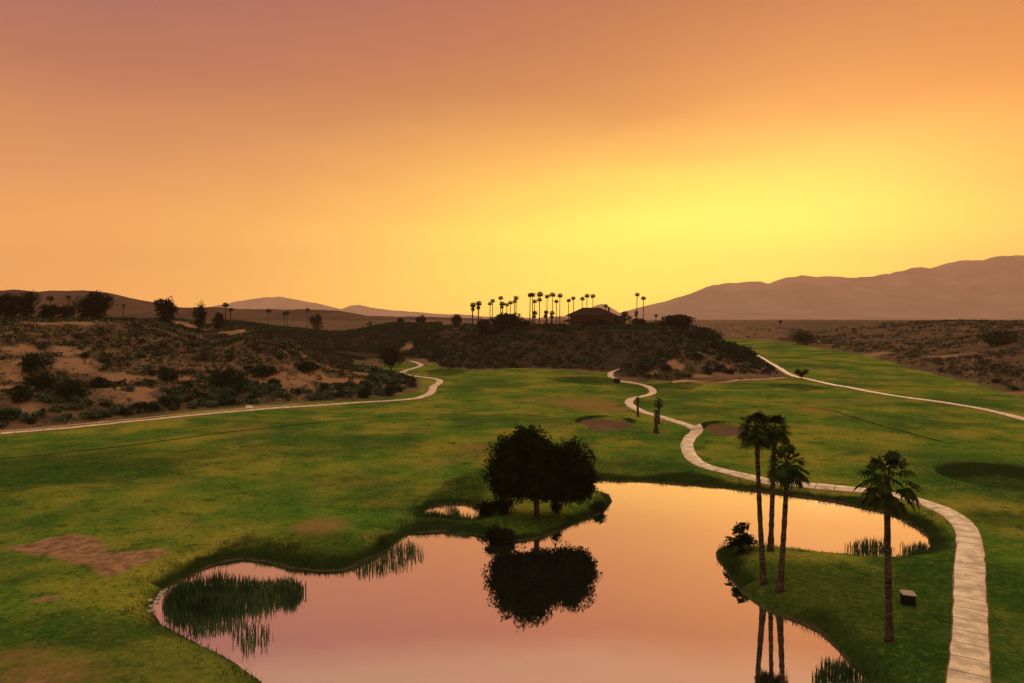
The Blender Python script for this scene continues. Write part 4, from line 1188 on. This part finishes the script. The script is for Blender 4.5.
# ---- clubhouse
cy_ = 432.0
cx_ = (591 - 512) / F * cy_
cz = ground_z(cx_, cy_)
root = tag(link('clubhouse', None, loc=(cx_, cy_, cz)), 'long low clubhouse with a broad dark hipped roof on the ridge among palms', 'clubhouse')
root.rotation_euler = (0, 0, -0.08)
eave = top_z(315.5, cy_) - cz; rdg = top_z(307.6, cy_) - cz
def hip(x0, x1, y0, y1, rx0, rx1, ry, z0, z1, th=0.3):
    v = [(x0, y0, z0), (x1, y0, z0), (x1, y1, z0), (x0, y1, z0), (rx0, ry, z1), (rx1, ry, z1),
         (x0, y0, z0 - th), (x1, y0, z0 - th), (x1, y1, z0 - th), (x0, y1, z0 - th)]
    f = [(0, 1, 5, 4), (1, 2, 5), (2, 3, 4, 5), (3, 0, 4), (6, 7, 1, 0), (7, 8, 2, 1), (8, 9, 3, 2), (9, 6, 0, 3), (9, 8, 7, 6)]
    return v, f
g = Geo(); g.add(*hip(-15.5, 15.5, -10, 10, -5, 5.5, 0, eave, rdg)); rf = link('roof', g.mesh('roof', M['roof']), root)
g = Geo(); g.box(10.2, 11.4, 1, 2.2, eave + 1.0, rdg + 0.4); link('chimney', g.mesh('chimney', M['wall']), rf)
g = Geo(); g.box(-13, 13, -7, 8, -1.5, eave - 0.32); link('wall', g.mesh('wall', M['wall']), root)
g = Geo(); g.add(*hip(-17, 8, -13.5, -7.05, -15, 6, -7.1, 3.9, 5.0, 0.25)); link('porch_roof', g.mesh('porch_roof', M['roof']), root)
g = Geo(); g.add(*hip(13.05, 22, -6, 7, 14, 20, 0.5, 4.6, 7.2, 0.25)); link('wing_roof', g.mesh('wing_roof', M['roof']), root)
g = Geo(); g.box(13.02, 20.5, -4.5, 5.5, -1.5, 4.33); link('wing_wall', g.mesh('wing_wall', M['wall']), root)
for k in range(8):
    g = Geo(); x = -16 + k * 3.25; g.box(x - 0.22, x + 0.22, -13, -12.5, -2.0, 3.64); link('column', g.mesh('column', M['dark_wood']), root)
for x in (-11, -7.5, -4, 1.5, 5, 8.5):
    g = Geo(); g.box(x - 1.1, x + 1.1, -7.09, -6.98, 0.6, 2.8)
    wf = link('window', g.mesh('window', M['dark_wood']), root)
    g = Geo(); g.box(x - 0.95, x + 0.95, -7.12, -7.093, 0.75, 2.65); link('pane', g.mesh('pane', M['glass']), wf)
g = Geo(); g.box(-2.2, -0.2, -7.08, -6.98, -0.5, 2.6); link('door', g.mesh('door', M['dark_wood']), root)
# low pale building on the ridge
q = at_range(481, 440)
root = tag(link('outbuilding', None, loc=q), 'small low pale outbuilding on the ridge below the two thick palms', 'outbuilding')
g = Geo(); g.box(-2.2, 2.2, -1.6, 1.6, -0.5, 2.3); link('wall', g.mesh('wall', M['white_wall']), root)
g = Geo(); g.add(*hip(-2.6, 2.6, -2, 2, -1.2, 1.2, 0, 2.5, 3.2, 0.18)); link('roof', g.mesh('roof', M['roof']), root)
g = Geo(); g.box(-0.45, 0.45, -1.66, -1.605, -0.2, 1.9); link('door', g.mesh('door', M['dark_wood']), root)

# ------------------------------------------------------------------ air, sky, light
hz = Geo(); hz.box(-9900, 9900, -420, 9900, -4, 900)
hm = bpy.data.materials.new('evening air'); hm.use_nodes = True
nt = hm.node_tree
nt.nodes.remove(nt.nodes['Principled BSDF'])
pv = nt.nodes.new('ShaderNodeVolumePrincipled')
pv.inputs['Color'].default_value = (0.95, 0.63, 0.54, 1)
pv.inputs['Density'].default_value = 0.00007
pv.inputs['Anisotropy'].default_value = 0.2
pv.inputs['Density Attribute'].default_value = ''
pv.inputs['Color Attribute'].default_value = ''
pv.inputs['Temperature Attribute'].default_value = ''
nt.links.new(pv.outputs[0], nt.nodes['Material Output'].inputs['Volume'])
tag(link('haze', hz.mesh('haze', hm)), 'warm dusty evening haze', 'haze', kind='stuff')

w = bpy.data.worlds.new('World'); SC.world = w; w.use_nodes = True
nt = w.node_tree; b = NB(nt)
bg = nt.nodes['Background']
sky = b.n('ShaderNodeTexSky', sky_type='NISHITA'); sky.sun_disc = False
sky.sun_elevation = SUN_EL; sky.sun_rotation = SUN_AZ; sky.dust_density = 4.0; sky.air_density = 1.5
nt.links.new(sky.outputs[0], bg.inputs[0]); bg.inputs[1].default_value = 0.05
tc = b.n('ShaderNodeTexCoord')
nv = b.n('ShaderNodeVectorMath', operation='NORMALIZE'); nt.links.new(tc.outputs['Generated'], nv.inputs[0])
sx = b.n('ShaderNodeSeparateXYZ'); nt.links.new(nv.outputs[0], sx.inputs[0])
el = b.math('MULTIPLY', b.math('ARCSINE', sx.outputs[2]), 57.2958)
az = b.math('MULTIPLY', b.math('ARCTAN2', sx.outputs[0], sx.outputs[1]), 57.2958)
cm = b.n('ShaderNodeMapping'); cm.inputs['Scale'].default_value = (1.6, 1.6, 7.0); cm.inputs['Rotation'].default_value = (0, 0.12, 0)
nt.links.new(nv.outputs[0], cm.inputs[0])
cl = b.noise(cm.outputs[0], 1.6, 4.0, 0.5)
elw = b.math('ADD', el, b.math('MULTIPLY_ADD', cl, 4.0, -2.0))
def srgb(r, g, bl):
    f = lambda c: (c / 255) / 12.92 if c / 255 <= 0.04045 else ((c / 255 + 0.055) / 1.055) ** 2.4
    return (f(r), f(g), f(bl), 1)
ZEN = (1.6, 1.3, 0.88, 1)
def skyramp(stops):
    o = b.n('ShaderNodeValToRGB')
    nt.links.new(b.math('DIVIDE', b.math('ADD', elw, 10.0), 100.0, clamp=True), o.inputs[0])
    e = o.color_ramp.elements
    while len(e) > 1: e.remove(e[-1])
    e[0].position = (stops[0][0] + 10) / 100; e[0].color = stops[0][1]
    for d, c in stops[1:]:
        q = e.new((d + 10) / 100); q.color = c
    return o.outputs[0]
def gain(c, k): return (c[0] * k, c[1] * k, c[2] * k, 1)
left = skyramp([(-8, (0.05, 0.035, 0.02, 1)), (-1, gain(srgb(244, 166, 84), 1.75)), (3, gain(srgb(242, 165, 82), 1.52)), (9.4, gain(srgb(230, 153, 90), 1.22)), (17, gain(srgb(189, 118, 91), 1.02)), (23.5, srgb(167, 103, 101)), (25.5, srgb(192, 142, 118)), (34, srgb(208, 164, 132)), (58, ZEN), (90, ZEN)])
right = skyramp([(-8, (0.05, 0.035, 0.02, 1)), (-1, gain(srgb(253, 190, 84), 2.0)), (3, gain(srgb(253, 190, 80), 1.75)), (9.4, gain(srgb(246, 166, 74), 1.3)), (17, gain(srgb(230, 141, 68), 1.04)), (23.5, srgb(204, 117, 68)), (25.5, srgb(214, 146, 104)), (34, srgb(214, 166, 128)), (58, ZEN), (90, ZEN)])
base = b.mix(b.ramp01(az, -38.0, 30.0), left, right)
ga = b.math('DIVIDE', b.math('SUBTRACT', az, 9.5), 22.0)
ge = b.math('DIVIDE', b.math('SUBTRACT', b.math('SUBTRACT', elw, 4.6), b.math('MULTIPLY', b.math('SUBTRACT', az, 9.5), 0.05)), 6.8)
gg = b.math('POWER', 2.71828, b.math('MULTIPLY', b.math('ADD', b.math('MULTIPLY', ga, ga), b.math('MULTIPLY', ge, ge)), -1.0))
custom = b.mix(b.math('MULTIPLY', gg, 1.0), base, (1.95, 1.40, 0.17, 1))
bg2 = b.n('ShaderNodeBackground'); nt.links.new(custom, bg2.inputs[0]); bg2.inputs[1].default_value = 1.0
ad = b.n('ShaderNodeMixShader'); ad.inputs[0].default_value = 0.9
nt.links.new(bg.outputs[0], ad.inputs[1]); nt.links.new(bg2.outputs[0], ad.inputs[2])
nt.links.new(ad.outputs[0], nt.nodes['World Output'].inputs[0])
bg.inputs[1].default_value = 0.05

L = bpy.data.lights.new('sun', 'SUN'); L.energy = 2.0; L.angle = math.radians(8); L.color = (1.0, 0.72, 0.42)
so = bpy.data.objects.new('sun', L); COL.objects.link(so)
sd = Vector((math.sin(SUN_AZ) * math.cos(SUN_EL), math.cos(SUN_AZ) * math.cos(SUN_EL), math.sin(SUN_EL)))
so.rotation_euler = sd.to_track_quat('Z', 'Y').to_euler(); so.location = (100, 200, 300)

cam = bpy.data.cameras.new('camera'); cam.lens = F / 1024 * 36; cam.sensor_width = 36; cam.clip_end = 40000; cam.clip_start = 0.5
co = bpy.data.objects.new('camera', cam); COL.objects.link(co)
co.location = (0, 0, CAMZ); co.rotation_euler = (PI / 2 - PITCH, 0, 0)
SC.camera = co
SC.view_settings.view_transform = 'Standard'; SC.view_settings.look = 'None'
SC.view_settings.exposure = 0.0; SC.view_settings.gamma = 1.0
SC.render.engine = 'CYCLES'
SC.cycles.use_denoising = True
SC.cycles.max_bounces = 5; SC.cycles.diffuse_bounces = 2; SC.cycles.glossy_bounces = 3; SC.cycles.volume_bounces = 0
